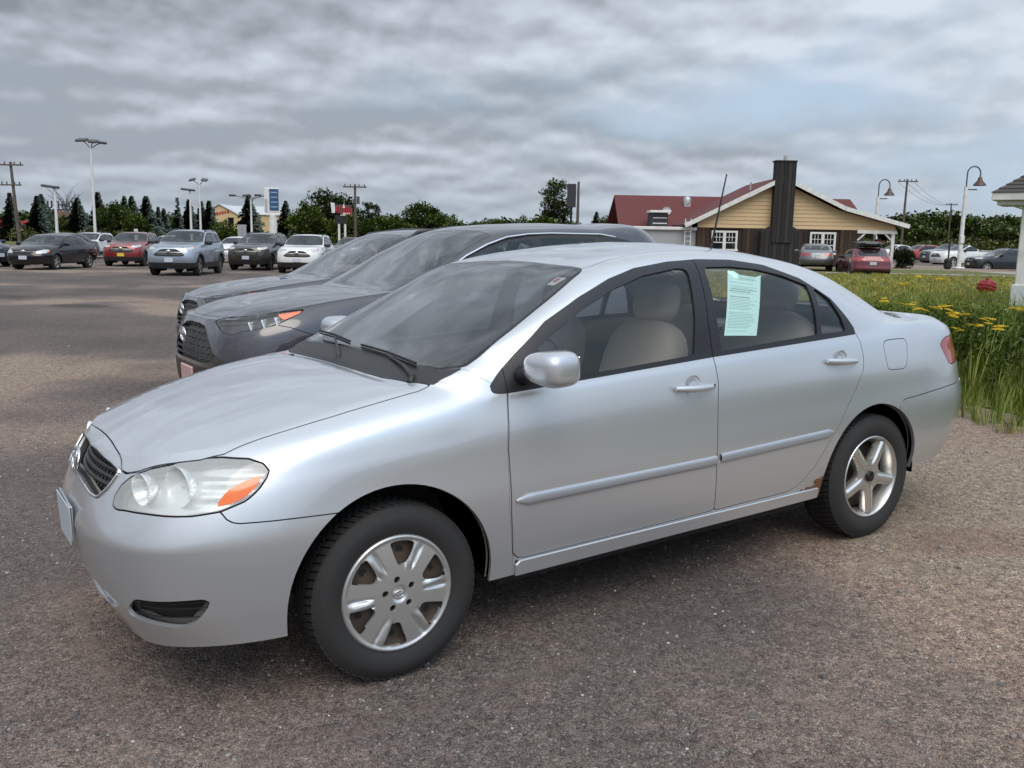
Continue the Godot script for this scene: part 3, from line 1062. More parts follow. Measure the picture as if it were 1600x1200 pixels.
	# screen: clear pane inside a black printed border
	var band := field(screen, TOP, doubled(pts(SCREEN), TOP), gate_top)
	var clear := both(clip(screen, plus(band, 0.013)))
	put(clear, "windshield", M.glass, root)
	put(moved(clear, -0.005), "windshield_inner_face", M.glass, root)
	put(both(clip(screen, minus(plus(band, 0.013), 0.0))), "windshield_border", M.black_gloss, root)
	band = field(rear_glass, TOP, doubled(pts(BACKLIGHT), TOP), gate_top)
	put(both(clip(rear_glass, plus(band, 0.02))), "rear_window", M.glass, root)
	put(both(clip(rear_glass, minus(plus(band, 0.02), 0.0))), "rear_window_border", M.black_gloss, root)
	# side windows
	var frames := [W]
	var panes := []
	for g in [GLASS_F, GLASS_R, GLASS_Q]:
		v = field(frames[0], SIDE, pts(g), gate_side)
		panes.append(clip(frames[0], v))
		frames[0] = clip(frames[0], minus(v, 0.0))
	var split := PackedFloat32Array()
	for q in frames[0].p:
		split.append(q.x - (1.466 + maxf(0.0, q.y - 1.15) * 0.157) + 0.0018)
	var frame_f := clip(frames[0], split)
	var frame_r := clip(frames[0], minus(split, 0.0036))
	# the front edge of the door runs through the black corner piece
	split = PackedFloat32Array()
	for q in frame_f.p:
		split.append(0.452 - q.x + 0.0012)
	var corner := clip(frame_f, minus(split, 0.0024))
	frame_f = clip(frame_f, split)
	flange(corner, 0.012)
	flange(frame_f, 0.012)
	flange(frame_r, 0.012)
	for side in 2:
		var f := func(s: Surf) -> Surf: return s if side == 0 else mirrored(s)
		put(f.call(fender), "front_fender", M.paint, root)
		put(f.call(corner), "mirror_corner", M.trim, root)
		var d := put(f.call(door_f), "front_door", M.paint, root)
		put(f.call(frame_f), "window_frame", M.trim, d)
		put(f.call(moved(panes[0], -0.008)), "window_glass", M.side_glass, d)
		var e := put(f.call(door_r), "rear_door", M.paint, root)
		put(f.call(frame_r), "window_frame", M.trim, e)
		put(f.call(moved(panes[1], -0.008)), "window_glass", M.side_glass, e)
		put(f.call(moved(panes[2], -0.008)), "quarter_glass", M.side_glass, e)
		for h in [[d, 1.335, 0.893, 0.8405], [e, 2.276, 0.921, 0.831]]:
			var lean: float = -0.012 if h[0] == d else -0.02
			var cup := Surf.new().add(disc(0.0, 0.046, func(r, _a): return 0.001 - 0.012 * (1.0 - smoothstep(0.2, 1.0, r / 0.046)), 8, 28), Transform3D(Basis.from_scale(Vector3(0.9, 1.06, 1.0)), Vector3(h[1], h[2], h[3] + 0.0006)))
			put(f.call(cup), "handle_cup", M.paint, h[0])
			var bar := Surf.new()
			var path := []
			var rad := []
			for k in 11:
				var u := k / 10.0
				path.append(Vector3(h[1] - 0.108 + 0.216 * u, h[2] - 0.002 + lean * (u - 0.5), h[3] + 0.004 + 0.026 * sin(PI * clampf(u * 0.9 + 0.08, 0, 1))))
				rad.append(0.0075 + 0.0075 * pow(sin(PI * clampf(u * 0.94 + 0.03, 0, 1)), 0.45))
			bar.add(tube(path, rad, 12), Transform3D(Basis.from_scale(Vector3(1, 1, 1)), Vector3.ZERO))
			put(f.call(bar), "handle", M.paint, h[0])
			if h[0] == d and side == 0:
				put(Surf.new().add(lathe([Vector2(0.0055, 0.0), Vector2(0.0, 0.001)], 12), Transform3D(Basis(), Vector3(h[1] + 0.096, h[2] + 0.002, h[3] + 0.023))), "key_hole", M.black, d)
		# rubbing strips
		for h in [[d, 0.458, 1.458, 0.566, 0.571, 0.8515, 0.852], [e, 1.484, 2.222, 0.576, 0.592, 0.852, 0.8495]]:
			var path := []
			var rad := []
			for k in 21:
				var u := k / 20.0
				path.append(Vector3(lerpf(h[1], h[2], u), lerpf(h[3], h[4], u), lerpf(h[5], h[6], u)))
				var end := minf(u, 1.0 - u) if h[0] == d and u < 0.5 or h[0] == e and u > 0.5 else 0.5
				rad.append(0.021 * clampf(0.25 + pow(end * 30.0, 0.6), 0.25, 1.0))
			var strip := Surf.new()
			for q in path.size():
				for k in 9:
					var a := -PI / 2 + PI * k / 8.0
					strip.vert(path[q] + Vector3(0, sin(a) * rad[q], 0.0135 * sqrt(maxf(0.0, cos(a))) * minf(1.0, rad[q] / 0.012) - 0.003), Vector3.BACK)
			for q in path.size() - 1:
				for k in 8:
					var a: int = q * 9 + k
					strip.tri(a, a + 9, a + 10)
					strip.tri(a, a + 10, a + 1)
			strip.smooth()
			for q in [0, path.size() - 1]:
				var k := strip.vert(path[q], Vector3.LEFT if q == 0 else Vector3.RIGHT)
				for j in 8:
					if q == 0:
						strip.tri(k, q * 9 + j + 1, q * 9 + j)
					else:
						strip.tri(k, q * 9 + j, q * 9 + j + 1)
			put(f.call(strip), "rubbing_strip", M.strip, h[0])
		put(f.call(sill), "sill_panel", M.paint, root)
		# lamp unit
		var lampn := part("headlight", root)
		put(f.call(lens), "lens", M.lens, lampn)
		var bowl := moved(lens, -0.05)
		for i in bowl.p.size():
			var q := flat_at(bowl.p[i], ROUND)
			bowl.p[i] += bowl.n[i] * (0.007 * sin(q.y * 160.0) * smoothstep(0.64, 0.70, q.x))
		bowl.smooth()
		put(f.call(bowl), "reflector", M.reflector, lampn)
		for b in [[Vector3(-0.745, 0.735, 0.525), 0.052], [Vector3(-0.655, 0.752, 0.628), 0.066]]:
			var cupm := lathe([Vector2(b[1], 0.0), Vector2(b[1] * 0.98, -0.006), Vector2(b[1] * 0.8, -0.03), Vector2(b[1] * 0.5, -0.048), Vector2(0.012, -0.056), Vector2(0.010, -0.02), Vector2(0.0, -0.018)], 28)
			put(f.call(Surf.new().add(cupm, Transform3D(Basis(Vector3.UP, -1.25), b[0]))), "reflector_bowl", M.reflector, lampn)
		var lv := field(lens, ROUND, soft(pts(AMBER), 3), gate_front)
		put(f.call(moved(clip(lens, plus(lv, 0.008)), 0.0008)), "turn_signal", M.amber, lampn)
		var trough := Surf.new()
		trough.add(flange(moved(lens, -0.0005), 0.05))
		var keep := Surf.new()
		for i in range(0, trough.t.size(), 3):
			if trough.t[i] >= lens.p.size():
				keep.flat(trough.p[trough.t[i]], trough.p[trough.t[i + 1]], trough.p[trough.t[i + 2]])
		put(f.call(keep), "housing", M.plastic, lampn)
		var vent := part("fog_vent", root)
		put(f.call(moved(fog, -0.035)), "backing", M.black, vent)
		for k in 3:
			var line := []
			for j in 13:
				var a := lerpf(0.49, 0.725, j / 12.0)
				var y := 0.352 + 0.023 * k + 0.008 * j / 12.0
				var best := Vector3.ZERO
				var near := 1e9
				for q in fog.p:
					var w := flat_at(q, ROUND)
					var dd := Vector2(a, y).distance_to(w)
					if dd < near:
						near = dd
						best = q
				line.append(best * Vector3(0.988, 1, 0.985))
			put(f.call(tube(line, 0.0022, 5)), "slat", M.black, vent)
		var tl := part("taillight", root)
		put(f.call(tail), "lens", M.tail, tl)
		# door mirror
		var mr := part("door_mirror", root)
		var shell := blob(Vector3(0.088, 0.060, 0.104), 0.62, 32, 20)
		for i in shell.p.size():
			var q := shell.p[i]
			q.y *= 1.0 + 0.16 * q.z / 0.104
			q.x = minf(q.x, 0.062) - 0.018 * (q.z / 0.104)
			shell.p[i] = q
		shell.smooth()
		put(f.call(Surf.new().add(shell, Transform3D(Basis.from_euler(Vector3(0, 0.18, 0.0)), Vector3(0.548, 1.055, 0.952)))), "mirror_shell", M.paint, mr)
		put(f.call(slab_at(Vector3(0.604, 1.056, 0.955), Vector3(0.006, 0.080, 0.140), 0.01, Vector3(0, 0.18, 0))), "mirror_glass", M.chrome, mr)
		put(f.call(tube([Vector3(0.52, 1.012, 0.80), Vector3(0.535, 1.02, 0.85), Vector3(0.55, 1.03, 0.90)], [0.036, 0.030, 0.026], 12)), "mirror_arm", M.trim, mr)
		# wheel well linings
		for c in [[-0.012, 0.322, 0.385], [2.548, 0.322, 0.372]]:
			var well := Surf.new()
			for k in 33:
				var a := lerpf(-0.10, PI + 0.10, k / 32.0)
				for z in [0.805, 0.79, 0.52]:
					well.vert(Vector3(c[0] + cos(a) * c[2], c[1] + sin(a) * c[2], z), Vector3(-cos(a), -sin(a), 0))
			for k in 32:
				for j in 2:
					var a := k * 3 + j
					well.tri(a, a + 1, a + 4)
					well.tri(a, a + 4, a + 3)
			var wall := Surf.new()
			wall.flat(Vector3(c[0] - 0.4, 0.28, 0.52), Vector3(c[0] + 0.4, 0.28, 0.52), Vector3(c[0] + 0.4, 0.72, 0.52), Vector3(c[0] - 0.4, 0.72, 0.52))
			put(f.call(well.add(wall)), "wheel_well", M.well, root)
	put(fuel, "fuel_flap", M.paint, root)
	# grille between the lamps
	var gr := part("grille", root)
	put(both(moved(grille, -0.05)), "backing", M.black, gr)
	var gf := flange(Surf.new().add(moved(grille, 0.0)), 0.05)
	var only := Surf.new()
	for i in range(0, gf.t.size(), 3):
		if gf.t[i] >= grille.p.size():
			only.flat(gf.p[gf.t[i]], gf.p[gf.t[i + 1]], gf.p[gf.t[i + 2]])
	put(both(only), "surround_inner", M.plastic, gr)
	# bright frame along the edge of the opening
	var ring := rim_edges(grille)
	var frame := Surf.new()
	for i in range(0, ring.size(), 2):
		var a := grille.p[ring[i]]
		var b := grille.p[ring[i + 1]]
		if absf(a.z) < 0.002 and absf(b.z) < 0.002:
			continue
		frame.add(tube([a + grille.n[ring[i]] * 0.001, b + grille.n[ring[i + 1]] * 0.001], 0.0062, 6, false))
	put(both(frame), "chrome_frame", M.chrome, gr)
	for k in 4:
		var y := 0.700 + 0.0235 * k
		var path := []
		for j in 21:
			var z := -0.36 + 0.72 * j / 20.0
			path.append(Vector3(-0.845 + (y - 0.70) * 0.5 + 0.42 * z * z + 0.022, y, z))
		put(tube(path, 0.0085, 8), "bar", M.plastic, gr)
	var mesh_s := Surf.new()
	for k in 5:
		for j in 40:
			var z := -0.34 + 0.68 * (j + 0.5 * (k % 2)) / 40.0
			var y := 0.690 + 0.0235 * k
			mesh_s.add(slab_at(Vector3(-0.845 + (y - 0.70) * 0.5 + 0.42 * z * z + 0.026, y, z), Vector3(0.008, 0.019, 0.0035), 0.0, Vector3(0.5 if j % 2 == 0 else -0.5, 0, -0.4)))
	put(mesh_s, "honeycomb", M.plastic, gr)
	put(Surf.new().add(emblem(0.062), Transform3D(Basis(Vector3.UP, -PI / 2) * Basis(Vector3.RIGHT, -0.25), Vector3(-0.862, 0.748, 0))), "emblem", M.chrome, gr)
	var low := part("lower_intake", root)
	put(both(moved(slot, -0.04)), "backing", M.black, low)
	put(both(flange(moved(slot, -0.012), 0.03)), "slat", M.paint, low)
	put(tube([Vector3(-0.85, 0.35, -0.36), Vector3(-0.862, 0.35, 0.0), Vector3(-0.85, 0.35, 0.36)], 0.006, 6), "bar", M.paint, low)
	# licence plate, a little bent and loose
	var pl := part("licence_plate", root)
	put(slab_at(Vector3(-0.914, 0.535, 0.0), Vector3(0.004, 0.155, 0.30), 0.0015, Vector3(0.0, 0.02, 0.03)), "plate", M.plate, pl)
	put(slab_at(Vector3(-0.908, 0.535, 0.0), Vector3(0.008, 0.165, 0.31), 0.003, Vector3(0.0, 0.0, 0.0)), "plate_frame", M.chrome, pl)
	# wheels
	var w1 := part("wheel", root)
	w1.position = Vector3(0, 0.312, 0.812)
	w1.rotation.z = 0.12
	wheel_cover_wheel(w1, M)
	var w2 := w1.duplicate()
	root.add_child(w2, true)
	w2.position = Vector3(0, 0.312, -0.812)
	w2.rotation = Vector3(0, PI, 0.4)
	var w3 := part("wheel", root)
	w3.position = Vector3(2.585, 0.312, 0.805)
	w3.rotation.z = 0.02
	star_wheel(w3, M)
	var w4 := w3.duplicate()
	root.add_child(w4, true)
	w4.position = Vector3(2.585, 0.312, -0.805)
	w4.rotation = Vector3(0, PI, 0.5)
	# floor pan and cabin
	put(slab_at(Vector3(1.30, 0.25, 0), Vector3(1.75, 0.07, 1.50), 0.02).add(slab_at(Vector3(3.15, 0.33, 0), Vector3(0.5, 0.08, 1.2), 0.02)).add(slab_at(Vector3(1.28, 0.36, 0), Vector3(3.6, 0.12, 1.0), 0.02)), "underbody", M.well, root)
	put(tube([Vector3(0.4, 0.22, -0.25), Vector3(2.0, 0.22, -0.25), Vector3(3.1, 0.27, -0.45), Vector3(3.5, 0.28, -0.45)], 0.03, 8), "exhaust_pipe", M.steel_brown, root)
	put(slab_at(Vector3(0.58, 0.72, 0), Vector3(0.42, 0.42, 1.42), 0.09, Vector3(0, 0, -0.06)), "dashboard", M.cabin, root)
	put(slab_at(Vector3(2.86, 0.98, 0), Vector3(0.55, 0.04, 1.15), 0.02), "parcel_shelf", M.cabin, root)
	for s in [-1, 1]:
		seat(root, Vector3(1.10, 0.47, 0.37 * s), M.seat)
	seat(root, Vector3(1.95, 0.47, 0.33), M.seat, 0.62)
	seat(root, Vector3(1.95, 0.47, -0.33), M.seat, 0.62)
	var sw := part("steering_wheel", root)
	sw.position = Vector3(0.86, 0.92, 0.37)
	sw.rotation.z = -0.42
	var ringp := []
	for k in 33:
		ringp.append(Vector3(0, cos(TAU * k / 32) * 0.185, sin(TAU * k / 32) * 0.185))
	put(tube(ringp, 0.015, 8, false), "rim", M.cabin, sw)
	put(slab_at(Vector3(-0.02, 0, 0), Vector3(0.04, 0.10, 0.33), 0.015).add(tube([Vector3(0, 0, 0), Vector3(-0.25, 0, 0)], 0.03, 10)), "hub", M.cabin, sw)
	put(tube([Vector3(0.90, 1.36, 0.0), Vector3(0.84, 1.32, 0.0)], 0.012, 8).add(slab_at(Vector3(0.83, 1.30, 0.0), Vector3(0.03, 0.065, 0.24), 0.012)), "cabin_mirror", M.cabin, root)
	# wipers lie on the foot of the screen
	for wp in [[Vector3(0.17, 1.024, 0.63), Vector3(0.215, 1.066, 0.33), Vector3(0.225, 1.082, 0.06), Vector3(0.215, 1.060, 0.57)], [Vector3(0.14, 1.034, 0.02), Vector3(0.23, 1.088, -0.24), Vector3(0.26, 1.096, -0.50), Vector3(0.225, 1.086, -0.06)]]:
		var w := part("wiper", root)
		put(tube([wp[0] + Vector3(-0.01, -0.02, 0), wp[0], wp[0].lerp(wp[1], 0.35) + Vector3(0, 0.012, 0), wp[1]], [0.013, 0.011, 0.007, 0.004], 8), "arm", M.plastic, w)
		put(tube([wp[3], (wp[3] + wp[2]) * 0.5 + Vector3(0, 0.006, 0), wp[2]], 0.005, 6).add(tube([wp[3] + Vector3(0, -0.011, 0), (wp[3] + wp[2]) * 0.5 + Vector3(0, -0.006, 0), wp[2] + Vector3(0, -0.011, 0)], 0.004, 6)), "blade", M.black, w)
	for q in [Vector3(0.035, 1.011, 0.16), Vector3(0.055, 1.013, -0.32)]:
		put(slab_at(q, Vector3(0.028, 0.012, 0.022), 0.004, Vector3(0, 0, 0.3)), "washer_nozzle", M.black, root)
	put(tube([Vector3(2.24, 1.405, 0.0), Vector3(2.262, 1.428, 0.0), Vector3(2.28, 1.50, 0.0), Vector3(2.37, 1.825, 0.0)], [0.022, 0.011, 0.0055, 0.0035], 8), "antenna", M.black, root)
	return root

# ---------------------------------------------------------------- other cars, all cut from lofted bodies
const SUV_FORM := {
	"windows": [0.72,1.132, 0.80,1.123, 1.5,1.132, 2.45,1.164, 2.95,1.20, 3.05,1.24, 2.95,1.36, 2.80,1.46, 2.64,1.50, 2.45,1.53, 1.95,1.542, 1.72,1.538, 1.5,1.515, 1.15,1.41, 0.88,1.255],
	"glass": [[0.95,1.155, 1.70,1.158, 1.73,1.505, 1.52,1.485, 1.18,1.38, 0.98,1.25], [1.80,1.16, 2.40,1.185, 2.46,1.498, 2.2,1.512, 1.82,1.512], [2.52,1.20, 2.85,1.225, 2.92,1.26, 2.75,1.43, 2.60,1.475]],
	"screen": [0.475,0.0, 0.485,0.3, 0.53,0.58, 0.60,0.745, 0.66,0.795, 0.80,0.785, 1.08,0.742, 1.30,0.70, 1.40,0.66, 1.38,0.45, 1.34,0.2, 1.33,0.0],
	"backlight": [3.2,0.0, 3.19,0.4, 3.16,0.54, 3.22,0.60, 3.38,0.62, 3.43,0.58, 3.465,0.4, 3.48,0.0],
	"hood": [0.40,0.0, 0.40,0.22, 0.41,0.44, 0.44,0.58, 0.50,0.70, 0.545,0.785, 0.3,0.79, -0.05,0.79, -0.21,0.78, -0.36,0.765, -0.50,0.70, -0.60,0.575, -0.66,0.40, -0.69,0.25, -0.70,0.0],
	"lamp": [0.42,0.975, 0.55,0.915, 0.63,0.893, 0.710,0.916, 0.897,0.954, 0.963,0.984, 1.065,1.035, 1.080,1.05, 0.888,1.035, 0.661,1.012, 0.50,0.995],
	"amber": [0.95,0.99, 1.06,1.035, 1.075,1.047, 0.90,1.03],
	"grille": [0.0,0.945, 0.15,0.945, 0.27,0.935, 0.34,0.905, 0.47,0.79, 0.515,0.735, 0.50,0.71, 0.40,0.685, 0.2,0.68, 0.0,0.68],
	"tail": [3.22,1.17, 3.18,1.13, 3.20,1.05, 3.30,0.99, 3.9,0.97, 3.9,1.10, 3.4,1.17],
	"arches": [[0.0, 0.345, 0.41], [2.69, 0.345, 0.41]],
	"wheels": [[0.0, 0.35], [2.69, 0.35]], "wheel_z": 0.885, "rim": 0.235,
	"plate_front": Vector3(-0.835, 0.56, 0.0), "plate_rear": Vector3(3.665, 0.86, 0.0), "mirror": Vector3(0.92, 1.16, 0.97), "belt": 0.885,
}
const SEDAN_FORM := {
	"windows": WINDOWS, "glass": [GLASS_F, GLASS_R, GLASS_Q], "screen": SCREEN, "backlight": BACKLIGHT, "hood": HOOD, "lamp": LAMP, "amber": AMBER, "grille": GRILLE,
	"tail": [3.14,0.93, 3.2,0.96, 3.7,0.965, 3.7,0.815, 3.215,0.829],
	"arches": [[0.0, 0.32, 0.375], [2.57, 0.32, 0.365]],
	"wheels": [[0.0, 0.32], [2.585, 0.32]], "wheel_z": 0.81, "rim": 0.22,
	"plate_front": Vector3(-0.925, 0.50, 0.0), "plate_rear": Vector3(3.60, 0.80, 0.0), "mirror": Vector3(0.55, 1.05, 0.94), "belt": 0.80,
}

func pickup_guides() -> Array:
	# the same nose and cab, with an open bed behind the cab
	var g := []
	for c in SUV:
		g.append(c.duplicate())
	for j in range(5, 10):
		var c: Array = g[j]
		for i in range(9, 13):
			var edge: float = [0.84, 0.80, 0.76, 0.45, 0.0][j - 5]
			c[i * 3 + 1] = [1.30, 1.14, 1.15, 1.13][i - 9] if i == 9 else [0, 1.13, 1.135, 1.10][i - 9]
			c[i * 3] = [2.06, 2.14, 2.9, 3.5][i - 9]
			if i < 12:
				c[i * 3 + 2] = edge * (1.0 if i > 9 else 0.96)
	return g

func far_wheel(parent: Node, r: float, rim: float, M: Dictionary, dark: bool) -> void:
	put(lathe([Vector2(rim, -0.22), Vector2(r - 0.02, -0.22), Vector2(r, -0.20), Vector2(r, -0.02), Vector2(r - 0.02, 0.0), Vector2(rim, 0.004)], 28), "tyre", M.rubber, parent)
	var face := disc(0.0, rim, func(q, a): return -0.02 + 0.012 * smoothstep(rim * 0.8, rim, q) - 0.01 * sin(a * 5.0) * 0.0, 8, 60)
	for k in 5:
		var c := TAU * (k + 0.5) / 5.0
		var o := PackedVector2Array()
		for e in [[0.42, 0.0], [0.5, 0.3], [0.86, 0.42], [0.9, 0.0], [0.86, -0.42], [0.5, -0.3]]:
			o.append(Vector2(cos(c + e[1]), sin(c + e[1])) * e[0] * rim)
		face = clip(face, minus(field(face, SIDE, o), 0.0))
	put(face, "rim", M.plastic if dark else M.alloy, parent)
	put(lathe([Vector2(rim, -0.05), Vector2(0.0, -0.05)], 20), "brake_disc", M.black, parent)

func build_car(u: Array, guides: Array, form: Dictionary, M: Dictionary, opt: Dictionary) -> Node3D:
	# opt: called, label, group, paint, step, across, clad, rails, roof_paint, dark_rims, plate, near
	var root := thing(opt.called, opt.label, opt.get("category", "car"), Vector3.ZERO, 0.0, opt.get("group", ""))
	var paint: Material = opt.paint
	var near: bool = opt.get("near", false)
	var gap := 0.0022 if near else 0.004
	var S := loft(u, guides, opt.step, opt.across)
	var rings := []
	for c in form.arches:
		var o := PackedVector2Array()
		for k in 48:
			var a := TAU * k / 48
			o.append(Vector2(c[0] + cos(a) * c[2], c[1] + sin(a) * c[2] * (1.0 if sin(a) > 0 else 1.6)))
		S = clip(S, minus(field(S, SIDE, o, gate_side), 0.0))
		rings.append(o)
	var v := field(S, SIDE, pts(form.windows), gate_side)
	var W := clip(S, v)
	S = clip(S, minus(v, 0.001))
	v = field(S, TOP, doubled(pts(form.screen), TOP), gate_top)
	var pane_s := both(clip(S, v))
	put(pane_s, "windshield", M.glass if near else M.far_glass, root)
	if near:
		put(moved(pane_s, -0.005), "windshield_inner_face", M.glass, root)
	S = clip(S, minus(v, 0.001))
	if form.has("backlight"):
		v = field(S, TOP, doubled(pts(form.backlight), TOP), gate_top)
		put(both(clip(S, v)), "rear_window", M.glass if near else M.far_glass, root)
		S = clip(S, minus(v, 0.001))
	put(both(moved(S, -0.04)), "inner_shell", M.cabin, root)
	v = field(S, TOP, doubled(pts(form.hood), TOP), gate_top)
	put(both(flange(clip(S, plus(v, gap)), 0.015)), "hood", paint, root)
	S = clip(S, minus(v, gap))
	v = field(S, ROUND, pts(form.lamp), gate_front)
	var lens := clip(S, plus(v, 0.003))
	S = clip(S, minus(v, 0.003))
	v = field(S, ROUND, doubled(pts(form.grille), ROUND), gate_front)
	var grille := clip(S, v)
	S = clip(S, minus(v, 0.0))
	v = field(S, SIDE, pts(form.tail), func(q, _m): return q.x > 3.0 and q.z > 0.32)
	var tail := clip(S, v)
	S = clip(S, minus(v, 0.0))
	if opt.get("clad", false):
		v = PackedFloat32Array()
		for q in S.p:
			var d := minf(q.y - 0.47, 1.0)
			if q.x < -0.3:
				d = minf(d, q.y - (lerpf(0.66, 0.60, clampf((q.x + 0.9) / 0.6, 0.0, 1.0)) if near else 0.46))
			if q.x > 3.1:
				d = minf(d, q.y - (0.66 if near else 0.52))
			if q.z > 0.45:
				for c in form.arches:
					d = minf(d, Vector2(q.x - c[0], q.y - c[1]).length() - c[2] - 0.075)
			v.append(d)
		put(both(flange(moved(clip(S, v), 0.006), 0.02)), "cladding", M.plastic, root)
		S = clip(S, minus(v, 0.0))
	if near:
		v = field(S, SIDE, pts([0.80,1.12, 0.74,0.8, 0.76,0.48, 1.78,0.48, 1.78,1.14]), gate_side)
		var door := clip(S, plus(v, gap))
		S = clip(S, minus(v, gap))
		put(flange(door, 0.012), "front_door", paint, root)
		put(flange(mirrored(door), 0.0), "front_door", paint, root)
		var seam := pts([0.0,0.2, 1.25,0.2, 1.25,0.83, 1.0,0.935, 0.9,0.96, 0.6,0.93, 0.5,1.1, 0.0,1.1])
		v = field(S, ROUND, doubled(seam, ROUND), gate_front)
		var bump := clip(S, plus(v, gap))
		S = clip(S, minus(v, gap))
		put(both(flange(bump, 0.012)), "front_bumper", paint, root)
	put(both(flange(S, 0.015)), "body", paint, root)
	var panes := []
	for g in form.glass:
		v = field(W, SIDE, pts(g), gate_side)
		panes.append(clip(W, v))
		W = clip(W, minus(v, 0.0))
	for side in 2:
		var f := func(s: Surf) -> Surf: return s if side == 0 else mirrored(s)
		put(f.call(W), "window_frame", M.trim, root)
		for g in panes:
			put(f.call(g), "window_glass", M.side_glass if near else M.far_glass, root)
		var lamp := part("headlight", root)
		put(f.call(lens), "lens", M.clear_lens if near else M.far_lens, lamp)
		if near:
			put(f.call(moved(lens, -0.035)), "housing", M.plastic, lamp)
			for k in 3:
				put(f.call(slab_at(Vector3(-0.545 + 0.075 * k, 0.948 + 0.014 * k, 0.70 + 0.048 * k), Vector3(0.012, 0.062, 0.088), 0.008, Vector3(0, -0.75, 0.3))), "projector", M.reflector, lamp)
		var av := field(lens, ROUND, pts(form.amber), gate_front)
		var am := clip(lens, av)
		if am.p.size() > 3:
			put(f.call(moved(am, -0.008 if near else 0.002)), "turn_signal", M.amber, lamp)
		put(f.call(tail), "taillight", M.tail, root)
		for w in form.wheels:
			var o := part("wheel", root)
			o.position = Vector3(w[0], w[1], form.wheel_z * (1 if side == 0 else -1))
			o.rotation.y = 0.0 if side == 0 else PI
			far_wheel(o, w[1], form.rim, M, opt.get("dark_rims", false))
			var well := Surf.new()
			var c: Array = form.arches[0 if w[0] < 1.0 else 1]
			for k in 17:
				var a := lerpf(-0.2, PI + 0.2, k / 16.0)
				for z in [form.wheel_z - 0.01, 0.5]:
					well.vert(Vector3(c[0] + cos(a) * (c[2] + 0.01), c[1] + sin(a) * (c[2] + 0.01), z), Vector3(-cos(a), -sin(a), 0))
			for k in 16:
				well.tri(k * 2, k * 2 + 1, k * 2 + 3)
				well.tri(k * 2, k * 2 + 3, k * 2 + 2)
			well.flat(Vector3(c[0] - 0.45, 0.15, 0.5), Vector3(c[0] + 0.45, 0.15, 0.5), Vector3(c[0] + 0.45, 0.78, 0.5), Vector3(c[0] - 0.45, 0.78, 0.5))
			put(f.call(well), "wheel_well", M.well, root)
		var mp: Vector3 = form.mirror
		put(f.call(Surf.new().add(blob(Vector3(0.07, 0.075, 0.115), 0.6, 16, 10), Transform3D(Basis(), mp)).add(tube([mp + Vector3(-0.03, -0.04, 0.0), Vector3(mp.x - 0.05, mp.y - 0.05, form.belt)], 0.03, 8))), "door_mirror", paint if opt.get("mirror_paint", true) else M.trim, root)
		if opt.get("rails", false):
			put(f.call(tube([Vector3(1.42, 1.52, 0.66), Vector3(1.55, 1.60, 0.645), Vector3(2.0, 1.648, 0.63), Vector3(2.6, 1.635, 0.625), Vector3(2.95, 1.585, 0.625), Vector3(3.05, 1.535, 0.62)], 0.022, 8)), "roof_rail", M.plastic, root)
		if near:
			put(f.call(tube([Vector3(0.72, 1.175, 0.83), Vector3(0.88, 1.268, 0.823), Vector3(1.09, 1.385, 0.79), Vector3(1.30, 1.468, 0.755), Vector3(1.5, 1.523, 0.725), Vector3(1.72, 1.545, 0.712), Vector3(1.95, 1.549, 0.707), Vector3(2.45, 1.536, 0.708), Vector3(2.64, 1.506, 0.72), Vector3(2.80, 1.462, 0.742)], 0.0085, 6)), "chrome_strip", M.chrome, root)
	var gr := part("grille", root)
	put(both(moved(grille, -0.05)), "backing", M.black, gr)
	var lo := form.grille as Array
	var y0 := 1e9
	var y1 := -1e9
	for i in range(1, lo.size(), 2):
		y0 = minf(y0, lo[i])
		y1 = maxf(y1, lo[i])
	var bars := 6 if near else 3
	for k in bars:
		var line := []
		for q in grille.p:
			if absf(q.y - lerpf(y0, y1, (k + 0.6) / bars)) < (0.012 if near else 0.02):
				line.append(q)
		line.sort_custom(func(a, b): return a.z < b.z)
		if line.size() < 3:
			continue
		var path := []
		for q in line:
			if path.is_empty() or q.z > path[-1].z + 0.05:
				path.append(Vector3(q.x + 0.015, lerpf(y0, y1, (k + 0.6) / bars), q.z))
		var whole := []
		for i in range(path.size() - 1, -1, -1):
			whole.append(path[i] * Vector3(1, 1, -1))
		whole.append_array(path)
		if near:
			for i in whole.size():
				whole[i].y += 0.006 * (1 if i % 2 == 0 else -1)
		if whole.size() > 2:
			put(tube(whole, 0.007 if near else 0.012, 6), "bar", M.plastic if near or k != bars / 2 else M.chrome, gr)
	if near:
		put(Surf.new().add(emblem(0.075), Transform3D(Basis(Vector3.UP, -PI / 2), Vector3(-0.845, 0.86, 0))), "emblem", M.chrome, gr)
	else:
		put(Surf.new().add(blob(Vector3(0.015, 0.05, 0.085), 1.0, 12, 6), Transform3D(Basis(), Vector3(grille.p[0].x - 0.03, lerpf(y0, y1, 0.7), 0))), "emblem", M.chrome, gr)
	for e in [["front_plate", form.plate_front, opt.get("plate", M.plate)], ["rear_plate", form.plate_rear, M.plate]]:
		put(slab_at(e[1], Vector3(0.02, 0.15, 0.31), 0.006), e[0], e[2], root)
	put(slab_at(Vector3(1.3, 0.30, 0), Vector3(3.2, 0.12, 1.5), 0.03), "underbody", M.well, root)
	for s in [-1, 1]:
		for x in [1.25, 2.15]:
			var y0s := 0.62 if form == SUV_FORM else 0.42
			put(Surf.new().add(blob(Vector3(0.10, 0.38, 0.25), 0.6, 12, 8), Transform3D(Basis.from_euler(Vector3(0, 0, -0.25)), Vector3(x + 0.25, y0s + 0.30, 0.38 * s))).add(blob(Vector3(0.06, 0.10, 0.13), 0.7, 10, 6), Transform3D(Basis(), Vector3(x + 0.36, y0s + 0.72, 0.38 * s))), "seat", M.cabin, root)
